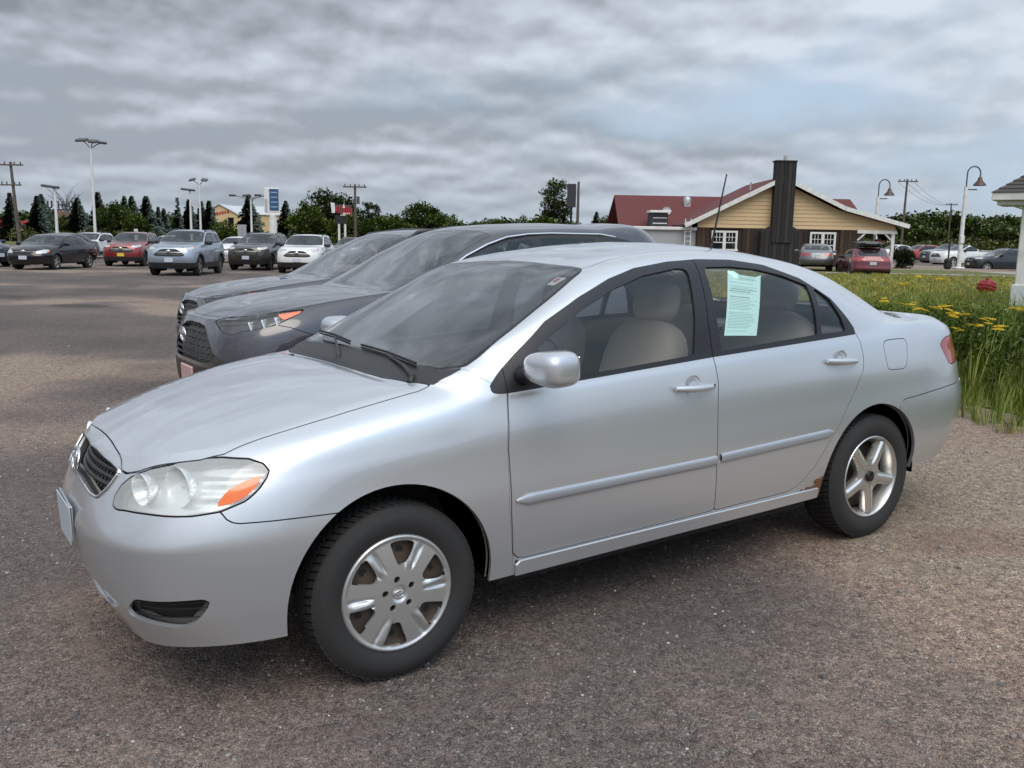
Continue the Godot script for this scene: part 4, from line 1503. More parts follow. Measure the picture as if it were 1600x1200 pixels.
	put(slab_at(Vector3(form.screen[0] + 0.33, 0.92 if form == SUV_FORM else 0.80, 0), Vector3(0.5, 0.30, 1.4), 0.08), "dashboard", M.cabin, root)
	return root

func recolour(o: Node3D, was: Material, now: Material) -> void:
	for c in o.get_children():
		if c is MeshInstance3D and c.material_override == was:
			c.material_override = now
		recolour(c, was, now)

# ---------------------------------------------------------------- the place: e runs along the fronts of the buildings, n away from the road, in metres
func site(e: float, n: float, y := 0.0) -> Vector3:
	return Vector3(e * 0.8412 + n * 0.5407, y, e * 0.5407 - n * 0.8412)

const FRONT_TURN := -0.57122

func rise(e: float) -> float:
	# the lot falls gently to one side under the near cars
	var s := e - 1.094
	if s < 0.0:
		return 0.0341 * s * exp(-pow(s / 7.0, 4.0))
	if s < 3.0:
		return 0.0341 * s
	return 0.1023 + 0.108 * (1.0 - exp(-(s - 3.0) / 3.17))

func on_ground(e: float, n: float, up := 0.0) -> Vector3:
	return site(e, n, rise(e) + up)

func sheet(called: String, es: Array, ns: Array, up: float, m: Material, wobble := 0.0) -> MeshInstance3D:
	var p := PackedVector3Array()
	var nn := PackedVector3Array()
	var uv2 := PackedVector2Array()
	var t := PackedInt32Array()
	var f := FastNoiseLite.new()
	f.seed = 5
	f.frequency = 0.35
	for j in ns.size():
		for i in es.size():
			var e: float = es[i]
			if wobble > 0.0 and i == 0:
				e += f.get_noise_1d(ns[j] * 3.0) * wobble
			var n: float = ns[j]
			p.append(on_ground(e, n, up))
			var sl := (rise(e + 0.1) - rise(e - 0.1)) / 0.2
			nn.append(Vector3(-sl * 0.8412, 1, -sl * 0.5407).normalized())
			uv2.append(Vector2(e / 64.0 + 0.5, n / 64.0 + 0.3))
	var w := es.size()
	for j in ns.size() - 1:
		for i in w - 1:
			var a := j * w + i
			t.append_array([a, a + w, a + w + 1, a, a + w + 1, a + 1])
	var arr := []
	arr.resize(Mesh.ARRAY_MAX)
	arr[Mesh.ARRAY_VERTEX] = p
	arr[Mesh.ARRAY_NORMAL] = nn
	arr[Mesh.ARRAY_TEX_UV] = uv2
	arr[Mesh.ARRAY_TEX_UV2] = uv2
	arr[Mesh.ARRAY_INDEX] = t
	var me := ArrayMesh.new()
	me.add_surface_from_arrays(Mesh.PRIMITIVE_TRIANGLES, arr)
	var o := put_mesh(me, called, m, self)
	o.set_meta("kind", "structure")
	return o

func steps(a: float, b: float, d: float) -> Array:
	var o := []
	var k := int(round((b - a) / d))
	for i in k + 1:
		o.append(lerpf(a, b, float(i) / k))
	return o

func gravel_material() -> StandardMaterial3D:
	var size := 1024
	var rng := RandomNumberGenerator.new()
	rng.seed = 91
	var f := FastNoiseLite.new()
	f.noise_type = FastNoiseLite.TYPE_CELLULAR
	f.cellular_return_type = FastNoiseLite.RETURN_CELL_VALUE
	f.frequency = 0.16
	f.seed = 3
	var grains := f.get_seamless_image(size, size)
	grains.convert(Image.FORMAT_L8)
	f.cellular_return_type = FastNoiseLite.RETURN_DISTANCE
	var bumps := f.get_seamless_image(size, size)
	bumps.convert(Image.FORMAT_L8)
	var g := FastNoiseLite.new()
	g.noise_type = FastNoiseLite.TYPE_SIMPLEX_SMOOTH
	g.frequency = 0.02
	g.fractal_octaves = 5
	g.seed = 8
	var clouds := g.get_seamless_image(size, size)
	clouds.convert(Image.FORMAT_L8)
	g.frequency = 0.3
	g.seed = 17
	g.fractal_octaves = 2
	var fine := g.get_seamless_image(size, size)
	fine.convert(Image.FORMAT_L8)
	var a := grains.get_data()
	var b := bumps.get_data()
	var c := clouds.get_data()
	var d := fine.get_data()
	var col := PackedByteArray()
	col.resize(size * size * 3)
	var hgt := PackedByteArray()
	hgt.resize(size * size)
	for k in size * size:
		var q: float = a[k] / 255.0
		var v := 0.58 + 0.16 * (c[k] / 255.0 - 0.5) + 0.85 * (d[k] / 255.0 - 0.5)
		var warm := 0.0
		v += (q - 0.5) * 0.42
		if q > 0.80:
			v += (q - 0.80) * 1.7
		elif q < 0.2:
			v -= (0.2 - q) * 1.5
		if q > 0.972:
			v += 0.34
		elif q > 0.52 and q < 0.55:
			warm = 0.10
		v = clampf(v, 0.12, 1.0)
		col[k * 3] = int(clampf(v + warm + 0.012, 0.0, 1.0) * 255.0)
		col[k * 3 + 1] = int(clampf(v - 0.014, 0.0, 1.0) * 248.0)
		col[k * 3 + 2] = int(clampf(v - 0.024 - warm * 0.5, 0.0, 1.0) * 243.0)
		hgt[k] = int(clampf((255 - b[k]) * 0.55 + d[k] * 0.35 + q * 30.0, 0.0, 255.0))
	var m := mat(Color(0.70, 0.66, 0.625), 0.92)
	m.albedo_texture = ImageTexture.create_from_image(Image.create_from_data(size, size, false, Image.FORMAT_RGB8, col))
	m.uv1_triplanar = true
	m.uv1_world_triplanar = true
	m.uv1_scale = Vector3.ONE / 1.9
	m.heightmap_enabled = true
	m.heightmap_texture = ImageTexture.create_from_image(Image.create_from_data(size, size, false, Image.FORMAT_L8, hgt))
	m.heightmap_scale = 1.3
	m.detail_enabled = true
	m.detail_blend_mode = BaseMaterial3D.BLEND_MODE_MUL
	m.detail_uv_layer = BaseMaterial3D.DETAIL_UV_2
	m.detail_albedo = ground_patches()
	return m

func ground_patches() -> ImageTexture:
	# dusty, damp and worn patches of the lot, 64 m across
	var size := 1024
	var f := FastNoiseLite.new()
	f.seed = 44
	f.frequency = 0.02
	f.fractal_octaves = 6
	var g := FastNoiseLite.new()
	g.seed = 12
	g.frequency = 0.006
	g.fractal_octaves = 4
	var data := PackedByteArray()
	data.resize(size * size * 3)
	for j in size:
		for i in size:
			var e := (float(i) / size - 0.5) * 64.0
			var n := (float(j) / size - 0.3) * 64.0
			var a := f.get_noise_2d(i, j * 0.8)
			var b := g.get_noise_2d(i * 0.7, j * 1.3)
			var v := 0.72 + 0.14 * a + 0.10 * b
			var dust := smoothstep(-0.05, 0.45, b + a * 0.5)
			# paler trodden strip along the weeds and by the road
			dust = maxf(dust * 0.8, smoothstep(0.4, 3.0, e + a * 2.0) * smoothstep(9.0, 1.0, n) * 0.95)
			v += 0.32 * dust
			# oil and damp
			for s in [[3.05, 0.62, 0.40], [1.9, 0.9, 0.3], [-11.0, 17.0, 0.9], [-8.2, 15.0, 0.6], [-6.0, 14.2, 0.5]]:
				var d: float = Vector2(e - s[0], (n - s[1]) * 1.3).length() / s[2] + a * 0.9
				v -= 0.16 * (1.0 - smoothstep(0.5, 1.1, d))
			v = clampf(v, 0.2, 1.0)
			var k := (j * size + i) * 3
			data[k] = int(clampf(v * (1.0 + 0.05 * dust), 0.0, 1.0) * 255.0)
			data[k + 1] = int(clampf(v * (1.0 - 0.01 * dust), 0.0, 1.0) * 255.0)
			data[k + 2] = int(clampf(v * (1.0 - 0.09 * dust), 0.0, 1.0) * 255.0)
	return ImageTexture.create_from_image(Image.create_from_data(size, size, false, Image.FORMAT_RGB8, data))

func build_ground(M: Dictionary) -> void:
	var es := [-900.0, -400.0, -200.0, -110.0, -70.0, -45.0, -32.0, -24.0, -19.0]
	es.append_array(steps(-16.0, 16.0, 0.5))
	es.append_array([20.0, 28.0, 40.0, 60.0, 100.0, 200.0, 400.0, 900.0])
	sheet("ground", es, [-300.0, -60.0, -20.0, -8.0, 0.0, 8.0, 20.0, 40.0, 70.0, 120.0, 240.0, 500.0, 1200.0], 0.0, gravel_material())
	var grass := mat(Color(0.40, 0.42, 0.19), 0.95)
	textured(grass, noise_tex(0.02, 5, [[0.0, Color(0.30, 0.34, 0.20)], [0.45, Color(0.48, 0.52, 0.30)], [0.6, Color(0.58, 0.56, 0.36)], [1.0, Color(0.78, 0.70, 0.50)]], 1024, 31), 6.0, true)
	M.grass_ground = grass
	var lawn_e := steps(4.9, 16.0, 0.5)
	lawn_e.append_array([20.0, 25.0, 32.0])
	sheet("lawn", lawn_e, steps(-4.2, 40.2, 0.6), 0.012, grass, 0.5)
	sheet("lawn", [6.0, 10.0, 20.0, 27.5], [42.4, 45.0, 50.5], 0.012, grass)
	sheet("field", [-400.0, -200.0, -80.0, -30.0, 0.0, 30.0, 60.0, 100.0, 300.0, 600.0], [105.0, 130.0, 170.0, 240.0, 420.0], 0.014, grass)
	sheet("field", [44.0, 60.0, 90.0, 300.0], [60.0, 80.0, 104.6], 0.014, grass)
	var walk := mat(Color(0.40, 0.375, 0.34), 0.9)
	textured(walk, noise_tex(0.05, 4, [[0.0, Color(0.72, 0.72, 0.72)], [1.0, Color(1, 1, 1)]], 512, 4), 3.0, true)
	M.walk = walk
	sheet("sidewalk", [9.0, 14.0, 20.0, 24.0], [40.3, 41.3, 42.3], 0.02, walk)
	sheet("driveway", [24.05, 27.0, 31.95, 40.0], [36.0, 42.0, 49.0], 0.008, walk)

# ---------------------------------------------------------------- poles, signs and lamps
func light_pole(called: String, label: String, e: float, n: float, h: float, M: Dictionary, heads: Array, group := "") -> void:
	var o := thing(called, label, "light pole", on_ground(e, n), FRONT_TURN, group)
	put(tube([Vector3(0, 0, 0), Vector3(0, h * 0.5, 0), Vector3(0, h, 0)], [0.10, 0.085, 0.06], 10), "pole", M.pole_white, o)
	put(slab_at(Vector3(0, 0.12, 0), Vector3(0.42, 0.24, 0.42), 0.04), "base", M.walk, o)
	for a in heads:
		var at := Vector3(a[0], h + a[1], a[2])
		put(tube([Vector3(0, h - 0.1, 0), Vector3(at.x * 0.5, h + a[1] * 0.5, at.z * 0.5), at], 0.03, 6), "arm", M.pole_dark, o)
		put(slab_at(at, Vector3(a[3], 0.16, 0.5), 0.05, Vector3(a[4], 0, a[5])), "lamp_head", M.pole_dark, o)

func utility_pole(label: String, e: float, n: float, h: float, M: Dictionary, bars: int, lean := 0.0) -> Node3D:
	var o := thing("utility_pole", label, "utility pole", on_ground(e, n), FRONT_TURN)
	put(tube([Vector3(0, 0, 0), Vector3(lean * 0.5, h * 0.5, 0), Vector3(lean, h, 0)], [0.15, 0.13, 0.10], 10), "pole", M.pole_wood, o)
	for k in bars:
		var y := h - 0.25 - 1.6 * k
		put(slab_at(Vector3(lean, y, 0.16), Vector3(2.2 - 0.5 * k, 0.12, 0.10), 0.01), "crossarm", M.pole_wood, o)
		for x in [-0.9, -0.4, 0.4, 0.9]:
			put(tube([Vector3(lean + x * (1.0 - 0.2 * k), y + 0.05, 0.16), Vector3(lean + x * (1.0 - 0.2 * k), y + 0.26, 0.16)], 0.05, 6), "insulator", M.pole_dark, o)
	return o

func gooseneck(label: String, e: float, n: float, h: float, M: Dictionary) -> void:
	var o := thing("street_lamp", label, "street lamp", on_ground(e, n), FRONT_TURN)
	put(tube([Vector3(0, 0, 0), Vector3(0, h * 0.8, 0)], [0.14, 0.115], 12), "post", M.white, o)
	put(slab_at(Vector3(0, 0.06, 0), Vector3(0.6, 0.12, 0.6), 0.05), "base", M.white, o)
	put(slab_at(Vector3(0, 1.9, 0.1), Vector3(0.26, 0.5, 0.2), 0.03), "box", M.white, o)
	var path := [Vector3(0, h * 0.8, 0)]
	for k in 13:
		var a := PI - PI * k / 12.0
		path.append(Vector3(0.42 + cos(a) * 0.42, h * 0.93 + sin(a) * 0.44, 0))
	path.append(Vector3(0.84, h * 0.885, 0))
	put(tube(path, 0.045, 8), "neck", M.pole_dark, o)
	put(Surf.new().add(lathe([Vector2(0.40, -0.30), Vector2(0.36, -0.20), Vector2(0.22, -0.05), Vector2(0.15, 0.05), Vector2(0.13, 0.18), Vector2(0.05, 0.28), Vector2(0.0, 0.28)], 20, false), Transform3D(Basis(), Vector3(0.84, h * 0.86, 0))), "shade", M.shade_brown, o)
	put(slab_at(Vector3(0.35, h * 0.775, 0), Vector3(0.7, 0.07, 0.12), 0.02), "bracket", M.pole_dark, o)

func lettering(words: String, h: float, deep: float) -> TextMesh:
	var t := TextMesh.new()
	var f := SystemFont.new()
	f.font_names = PackedStringArray(["Droid Sans"])
	f.font_weight = 700
	t.font = f
	t.text = words
	t.font_size = 64
	t.pixel_size = h / 46.0
	t.depth = deep
	return t

func build_signs(M: Dictionary) -> void:
	light_pole("light_pole", "tall white floodlight pole with a wide row of lamps, by the white SUV", -26.9, 56.4, 7.0, M, [[-0.55, 0.45, 0, 0.75, 0.3, 0.05], [0.2, 0.38, 0, 0.6, 0.3, -0.05], [0.75, 0.3, 0, 0.5, 0.0, -0.1]])
	light_pole("light_pole", "short white pole with a single flat lamp, behind the black coupe", -26.9, 51.4, 4.1, M, [[-0.25, 0.1, 0, 0.95, 0.0, -0.12]])
	light_pole("light_pole", "white pole with a single flat lamp, behind the silver crossover", -24.1, 66.4, 4.8, M, [[-0.15, 0.1, 0, 1.0, 0.0, -0.1]])
	light_pole("light_pole", "white pole with two round floodlights, behind the silver crossover", -25.1, 71.4, 5.6, M, [[-0.55, 0.35, 0, 0.5, 0.3, 0.2], [0.45, 0.35, 0, 0.5, 0.3, -0.2]])
	light_pole("light_pole", "white pole with lamps spread on long arms, near the blue pylon sign", -20.9, 71.4, 4.5, M, [[-1.5, 0.25, 0, 0.5, 0, 0], [-0.4, 0.25, 0, 0.5, 0, 0], [0.6, 0.3, 0, 0.5, 0, 0], [1.3, 0.3, 0, 0.4, 0, 0]])
	utility_pole("leaning wooden utility pole with two crossarms, among the spruces", -40.1, 71.4, 7.1, M, 2, -0.35)
	var up := utility_pole("wooden utility pole with small fittings, beside the red and white sign", -14.1, 81.4, 6.4, M, 1)
	put(tube([Vector3(0.3, 4.6, 0.1), Vector3(0.3, 5.3, 0.1)], 0.14, 10), "transformer", M.pole_dark, up)
	utility_pole("wooden utility pole with one crossarm, behind the porch of the brown building", 43.3, 96.4, 8.7, M, 1, 0.1)
	utility_pole("thin far utility pole standing before the wooded hill", 77.0, 156.4, 9.2, M, 1)
	utility_pole("plain wooden pole beside the dark back of a tall sign", 6.15, 74.4, 6.4, M, 0)
	var wires := thing("power_line", "thin wires strung between the two utility poles before the wooded hill", "wire")
	for k in 3:
		var a := site(43.3 + (k - 1) * 0.9, 96.4, 8.6)
		var b := site(77.0 + (k - 1) * 0.9, 156.4, 9.1)
		var path := []
		for i in 13:
			var u := i / 12.0
			path.append(a.lerp(b, u) - Vector3(0, 3.2 * u * (1.0 - u), 0))
		put(tube(path, 0.018, 4), "wire", M.pole_dark, wires)
	gooseneck("tall white gooseneck lamp with a brown bell shade, beside the dark crossover", 29.75, 55.4, 6.55, M)
	gooseneck("white gooseneck lamp with a brown bell shade, rising behind the porch roof", 28.9, 67.4, 6.5, M)
	# blue dealer pylon
	var o := thing("pylon_sign", "white pylon sign with a dark blue panel on a thick white post", "sign", on_ground(-17.85, 66.4), FRONT_TURN + 0.25)
	put(tube([Vector3(0.05, 0, 0), Vector3(0.05, 3.1, 0)], 0.30, 14), "post", M.white, o)
	put(slab_at(Vector3(0.05, 3.15, 0), Vector3(0.9, 0.2, 0.5), 0.04), "collar", M.white, o)
	put(slab_at(Vector3(0, 4.22, 0), Vector3(1.12, 1.86, 0.42), 0.04), "cabinet", M.white, o)
	put(slab_at(Vector3(0.17, 4.25, 0.225), Vector3(0.68, 1.62, 0.03), 0.01), "panel", M.sign_blue, o)
	for k in 4:
		put(slab_at(Vector3(0.17, 3.72 + 0.36 * k, 0.243), Vector3(0.5, 0.09, 0.012), 0.0), "print_line", M.sign_print, o)
	put(slab_at(Vector3(-0.42, 3.85, 0.225), Vector3(0.18, 0.95, 0.03), 0.01), "side_strip", M.grey_metal, o)
	# red and white sign over a message board
	o = thing("roadside_sign", "red and white shaped sign above a black message board on white posts", "sign", on_ground(-14.4, 76.4), FRONT_TURN + 0.1)
	for x in [-0.25, 0.28]:
		put(tube([Vector3(x, 0, 0), Vector3(x, 2.7, 0)], 0.10, 8), "post", M.white, o)
	put(slab_at(Vector3(-0.05, 3.05, 0), Vector3(1.1, 0.72, 0.25), 0.03), "message_board", M.black, o)
	put(slab_at(Vector3(0.02, 3.95, 0), Vector3(1.75, 0.75, 0.18), 0.05), "backing", M.sign_dark, o)
	put(prism([Vector2(-0.95, 4.55), Vector2(-0.72, 4.45), Vector2(-0.62, 4.52), Vector2(-0.55, 4.05), Vector2(-0.58, 3.62), Vector2(-0.85, 3.62)], 0.10, 0.16), "white_shape", M.white, o)
	for k in 7:
		var x := -0.48 + 0.205 * k
		var tall := 0.30 + 0.16 * absf(sin(k * 2.1))
		put(slab_at(Vector3(x + 0.08, 3.98 - 0.03 * k + 0.04 * sin(k * 3.0), 0.13), Vector3(0.13, tall * 1.6, 0.08), 0.03, Vector3(0, 0, -0.12)), "red_letter_shape", M.sign_red, o)
	put(prism([Vector2(0.10, 4.05), Vector2(0.30, 4.05), Vector2(0.20, 4.5)], 0.14, 0.2), "white_peak", M.white, o)
	put(slab_at(Vector3(0.42, 3.58, 0.13), Vector3(0.62, 0.13, 0.06), 0.01), "white_strip", M.white, o)
	put(slab_at(Vector3(0.12, 3.44, 0.13), Vector3(0.45, 0.08, 0.06), 0.01), "white_strip", M.white, o)
	# dark back of another sign
	o = thing("sign_back", "black back of a tall rectangular sign on a dark post", "sign", on_ground(5.4, 71.4), FRONT_TURN - 0.2)
	put(tube([Vector3(0, 0, 0), Vector3(0, 4.3, 0)], 0.10, 8), "post", M.black, o)
	put(slab_at(Vector3(0, 5.1, 0), Vector3(0.72, 1.9, 0.22), 0.04), "cabinet", M.sign_dark, o)
	o = thing("slatted_board", "small grey slatted board behind the dark crossover", "board", on_ground(-18.7, 61.4), FRONT_TURN)
	for k in 7:
		put(slab_at(Vector3(-0.27 + 0.09 * k, 1.6, 0), Vector3(0.07, 1.35, 0.04), 0.005), "slat", M.grey_metal, o)
	for y in [0.95, 2.2]:
		put(slab_at(Vector3(0, y, -0.035), Vector3(0.66, 0.07, 0.03), 0.004), "rail", M.grey_metal, o)
	for x in [-0.28, 0.28]:
		put(slab_at(Vector3(x, 0.5, -0.04), Vector3(0.06, 1.0, 0.04), 0.004), "leg", M.grey_metal, o)
	o = thing("marker_post", "short white marker post behind the red crossover", "post", on_ground(-24.2, 56.4), FRONT_TURN)
	put(slab_at(Vector3(0, 0.9, 0), Vector3(0.24, 1.8, 0.08), 0.02), "post", M.white, o)
	put(slab_at(Vector3(0, 1.60, 0.045), Vector3(0.18, 0.22, 0.01), 0.0), "plate", M.grey_metal, o)
	# letters on a frame above the spruces
	o = thing("roof_letters", "row of dark letters on a scaffold sign above the spruces", "sign", site(-94.0, 188.5), FRONT_TURN)
	var tm := lettering("U-HAUL", 1.55, 0.2)
	var l := put_mesh(tm, "letters", M.sign_dark, o)
	l.position = Vector3(0, 7.2, 0)
	put(slab_at(Vector3(0, 6.2, -0.1), Vector3(5.4, 0.35, 0.3), 0.03), "beam", M.sign_dark, o)
	for x in [-1.6, 0.0, 1.6]:
		put(slab_at(Vector3(x, 3.0, -0.1), Vector3(0.35, 6.1, 0.35), 0.03), "scaffold_leg", M.pole_wood, o)
	put(slab_at(Vector3(-0.3, 5.0, 0.1), Vector3(2.6, 1.9, 0.12), 0.02), "lower_panel", M.brick_red, o)

# ---------------------------------------------------------------- buildings
func window_unit(parent: Node, x: float, y0: float, y1: float, w: float, z: float, M: Dictionary) -> void:
	var o := part("window", parent)
	o.position = Vector3(x, 0, z)
	var fr := 0.13
	put(slab_at(Vector3(0, y1 - fr * 0.5, 0), Vector3(w, fr, 0.12), 0.01), "frame", M.white, o)
	put(slab_at(Vector3(0, y0 + fr * 0.5, 0.02), Vector3(w + 0.1, fr, 0.16), 0.01), "sill", M.white, o)
	for s in [-1, 1]:
		put(slab_at(Vector3(s * (w - fr) * 0.5, (y0 + y1) * 0.5, 0), Vector3(fr, y1 - y0 - fr * 2.0, 0.12), 0.01), "frame", M.white, o)
	put(slab_at(Vector3(0, (y0 + y1) * 0.5, 0), Vector3(0.20, y1 - y0 - fr * 2.0, 0.12), 0.01), "mullion", M.white, o)
	var pw := (w - fr * 2.0 - 0.20) * 0.5
	for s in [-1, 1]:
		var cx: float = s * (0.10 + pw * 0.5)
		put(slab_at(Vector3(cx, (y0 + y1) * 0.5, -0.03), Vector3(pw, y1 - y0 - fr * 2.0, 0.02), 0.0), "pane", M.dark_pane, o)
		put(slab_at(Vector3(cx, lerpf(y0, y1, 0.42), -0.002), Vector3(pw, 0.06, 0.05), 0.005), "rail", M.white, o)
		for k in 2:
			put(slab_at(Vector3(cx - pw * 0.5 + pw * (k + 1) / 3.0, lerpf(y0, y1, 0.69), -0.002), Vector3(0.035, (y1 - y0) * 0.40, 0.045), 0.004), "muntin", M.white, o)
		put(slab_at(Vector3(cx, lerpf(y0, y1, 0.68), 0.0), Vector3(pw, 0.035, 0.04), 0.004), "muntin", M.white, o)

func roof_plane(a: Vector3, b: Vector3, c: Vector3, d: Vector3, thick: float) -> Surf:
	var s := Surf.new()
	var n := (b - a).cross(d - a).normalized()
	var q := [a, b, c, d]
	var r := [a - n * thick, b - n * thick, c - n * thick, d - n * thick]
	s.flat(a, b, c, d)
	s.flat(r[3], r[2], r[1], r[0])
	for i in 4:
		var j := (i + 1) % 4
		s.flat(q[i], r[i], r[j], q[j])
	return s

func build_brown_house(M: Dictionary) -> void:
	var o := thing("roadhouse", "brown and tan building with a big wooden chimney and dark red roof", "building", Vector3(39.88, 0.18, -39.04), FRONT_TURN)
	var apex := Vector2(5.18, 5.45)
	var knee := Vector2(9.15, 3.62)
	var left := Vector2(-0.95, 2.38)
	var right := Vector2(13.25, 2.58)
	var eave := 2.38
	# vertical weathered boards of the lower wall, each on its own
	var x := 0.0
	var rng := RandomNumberGenerator.new()
	rng.seed = 15
	while x < 10.15:
		var w := 0.26
		var inw := (x > 0.72 and x < 2.60) or (x > 7.0 and x < 8.9)
		var m: Material = M.boards[rng.randi() % M.boards.size()]
		if inw:
			put(slab_at(Vector3(x + w * 0.5, 0.46, 0.0), Vector3(w - 0.012, 0.92, 0.06 + 0.01 * (rng.randi() % 3)), 0.006), "board", m, o)
		else:
			put(slab_at(Vector3(x + w * 0.5, eave * 0.5, 0.0), Vector3(w - 0.012, eave, 0.06 + 0.01 * (rng.randi() % 3)), 0.006), "board", m, o)
		x += w
	put(slab_at(Vector3(5.08, eave * 0.5, -0.12), Vector3(10.1, eave - 0.02, 0.1), 0.0), "wall_core", M.boards[0], o)
	put(slab_at(Vector3(1.66, 2.36, 0.02), Vector3(1.9, 0.04, 0.06), 0.0), "lintel", M.boards[1], o)
	# lapped siding in the gable
	var y := eave + 0.01
	while y < apex.y - 0.1:
		var y2 := minf(y + 0.24, apex.y - 0.05)
		var xl := func(v: float) -> float: return lerpf(left.x, apex.x, (v - left.y) / (apex.y - left.y)) + 0.28
		var xr := func(v: float) -> float:
			return (lerpf(apex.x, knee.x, (apex.y - v) / (apex.y - knee.y)) if v > knee.y else lerpf(knee.x, right.x, (knee.y - v) / (knee.y - right.y))) - 0.30
		var a := Vector2(maxf(xl.call(y), 0.0), y)
		var b := Vector2(minf(xr.call(y), 12.55), y)
		var c := Vector2(minf(xr.call(y2), 12.55), y2)
		var d := Vector2(maxf(xl.call(y2), 0.0), y2)
		if b.x - a.x > 0.4 and c.x > d.x:
			var s := Surf.new()
			s.flat(Vector3(a.x, a.y, 0.045), Vector3(b.x, b.y, 0.045), Vector3(c.x, c.y, 0.012), Vector3(d.x, d.y, 0.012))
			s.flat(Vector3(a.x, a.y, 0.0), Vector3(b.x, b.y, 0.0), Vector3(b.x, b.y, 0.045), Vector3(a.x, a.y, 0.045))
			put(s, "siding_board", M.siding[rng.randi() % M.siding.size()], o)
		y += 0.24
	put(prism([Vector2(0.0, eave), Vector2(12.5, eave), Vector2(12.5, 2.75), knee - Vector2(0, 0.15), apex - Vector2(0, 0.2), Vector2(0.0, 2.75)], -0.2, -0.01), "gable_core", M.siding[0], o)
	# roof with white barge boards
	var deep := -9.0
	var over := 0.55
	for seg in [[left, apex], [apex, knee], [knee, right]]:
		var p0: Vector2 = seg[0]
		var p1: Vector2 = seg[1]
		put(roof_plane(Vector3(p0.x, p0.y + 0.18, over), Vector3(p1.x, p1.y + 0.18, over), Vector3(p1.x, p1.y + 0.18, deep), Vector3(p0.x, p0.y + 0.18, deep), 0.12), "roof", M.roof_red, o)
		var dir := (p1 - p0).normalized()
		var nrm := Vector2(-dir.y, dir.x)
		put(prism([p0 + nrm * 0.04 + Vector2(0, 0.16), p0 - nrm * 0.22 + Vector2(0, 0.16), p1 - nrm * 0.22 + Vector2(0, 0.16), p1 + nrm * 0.04 + Vector2(0, 0.16)], over + 0.004, over + 0.06), "barge_board", M.white, o)
	# chimney clad in the same dark boards
	var ch := part("chimney", o)
	for k in 5:
		var cx := 4.57 + 0.26 * k + 0.12
		put(slab_at(Vector3(cx, 4.0, 0.62), Vector3(0.245, 5.0, 0.06), 0.008), "board", M.chimney_boards[k % M.chimney_boards.size()], ch)
	put(slab_at(Vector3(5.2, 4.05, 0.28), Vector3(1.22, 5.0, 0.66), 0.02), "core", M.chimney_boards[0], ch)
	put(slab_at(Vector3(5.2, 6.53, 0.3), Vector3(1.36, 0.09, 0.80), 0.01), "cap", M.chimney_boards[1], ch)
	put(tube([Vector3(5.22, 6.55, 0.3), Vector3(5.22, 6.88, 0.3)], 0.12, 12), "flue", M.grey_metal, ch)
	put(prism([Vector2(3.9, 0), Vector2(6.5, 0), Vector2(6.5, 2.2), Vector2(5.83, 2.55), Vector2(4.57, 2.55), Vector2(3.9, 2.2)], 0.03, 0.52), "foot", M.chimney_boards[1], ch)
	for k in 10:
		put(slab_at(Vector3(3.9 + 0.13 + 0.26 * k, 1.1, 0.54), Vector3(0.245, 2.2, 0.06), 0.008), "board", M.chimney_boards[k % M.chimney_boards.size()], ch)
	window_unit(o, 1.72, 0.92, 2.20, 1.66, 0.06, M)
	window_unit(o, 7.98, 0.80, 2.22, 1.66, 0.06, M)
	# porch
	put(slab_at(Vector3(11.4, 2.28, 0.0), Vector3(2.5, 0.22, 0.2), 0.02), "porch_beam", M.white, o)
	for a in [[12.45, 0.0], [12.45, -3.0], [12.45, -6.0], [10.9, -4.5]]:
		put(slab_at(Vector3(a[0], 1.08, a[1]), Vector3(0.2, 2.16, 0.2), 0.02), "porch_post", M.white, o)
	for s in [[10.45, 0.75], [12.15, -0.75]]:
		put(slab_at(Vector3(s[0], 1.98, 0.0), Vector3(0.7, 0.1, 0.1), 0.01, Vector3(0, 0, s[1])), "porch_brace", M.white, o)
	put(slab_at(Vector3(10.15, 1.2, -4.5), Vector3(0.1, 2.4, 9.0), 0.0), "side_wall", M.boards[0], o)
	put(slab_at(Vector3(0.0, 1.2, -4.5), Vector3(0.1, 2.4, 9.0), 0.0), "side_wall", M.boards[0], o)
	# long wing behind with the red roof
	put(roof_plane(Vector3(-4.6, 2.35, -3.7), Vector3(12.7, 2.35, -3.7), Vector3(12.7, 4.75, -8.6), Vector3(-4.45, 4.75, -8.6), 0.15), "wing_roof", M.roof_red, o)
	put(roof_plane(Vector3(12.7, 2.35, -13.5), Vector3(-4.6, 2.35, -13.5), Vector3(-4.45, 4.75, -8.6), Vector3(12.7, 4.75, -8.6), 0.15), "wing_roof", M.roof_red, o)
	put(slab_at(Vector3(4.0, 1.1, -8.6), Vector3(16.4, 2.2, 9.2), 0.0), "wing_wall", M.grey_wall, o)
	put(slab_at(Vector3(-1.9, 1.15, -1.9), Vector3(4.0, 2.1, 3.4), 0.02), "kitchen_lean_to", M.grey_wall, o)
	put(slab_at(Vector3(-2.0, 2.28, -1.85), Vector3(4.3, 0.20, 3.7), 0.03), "lean_to_fascia", M.white, o)
	for a in [[0.6, 3.85, 0.24], [4.2, 3.95, 0.33]]:
		var vent := part("roof_vent", o)
		var base := Vector3(a[0], a[1] - 0.6, -7.2 if a[0] < 2.0 else -6.6)
		put(slab_at(base + Vector3(0, 0.4, 0), Vector3(a[2] * 2.0, 0.9, a[2] * 2.0), 0.03), "curb", M.grey_metal, vent)
		put(Surf.new().add(lathe([Vector2(a[2] * 1.15, 0.0), Vector2(a[2] * 1.2, 0.3), Vector2(a[2] * 0.9, 0.5), Vector2(0.0, 0.58)], 18, false), Transform3D(Basis(), base + Vector3(0, 0.85, 0))), "cowl", M.grey_metal, vent)
	put(tube([Vector3(3.6, 4.6, -1.5), Vector3(3.6, 5.35, -1.5)], 0.06, 8), "vent_pipe", M.grey_metal, o)
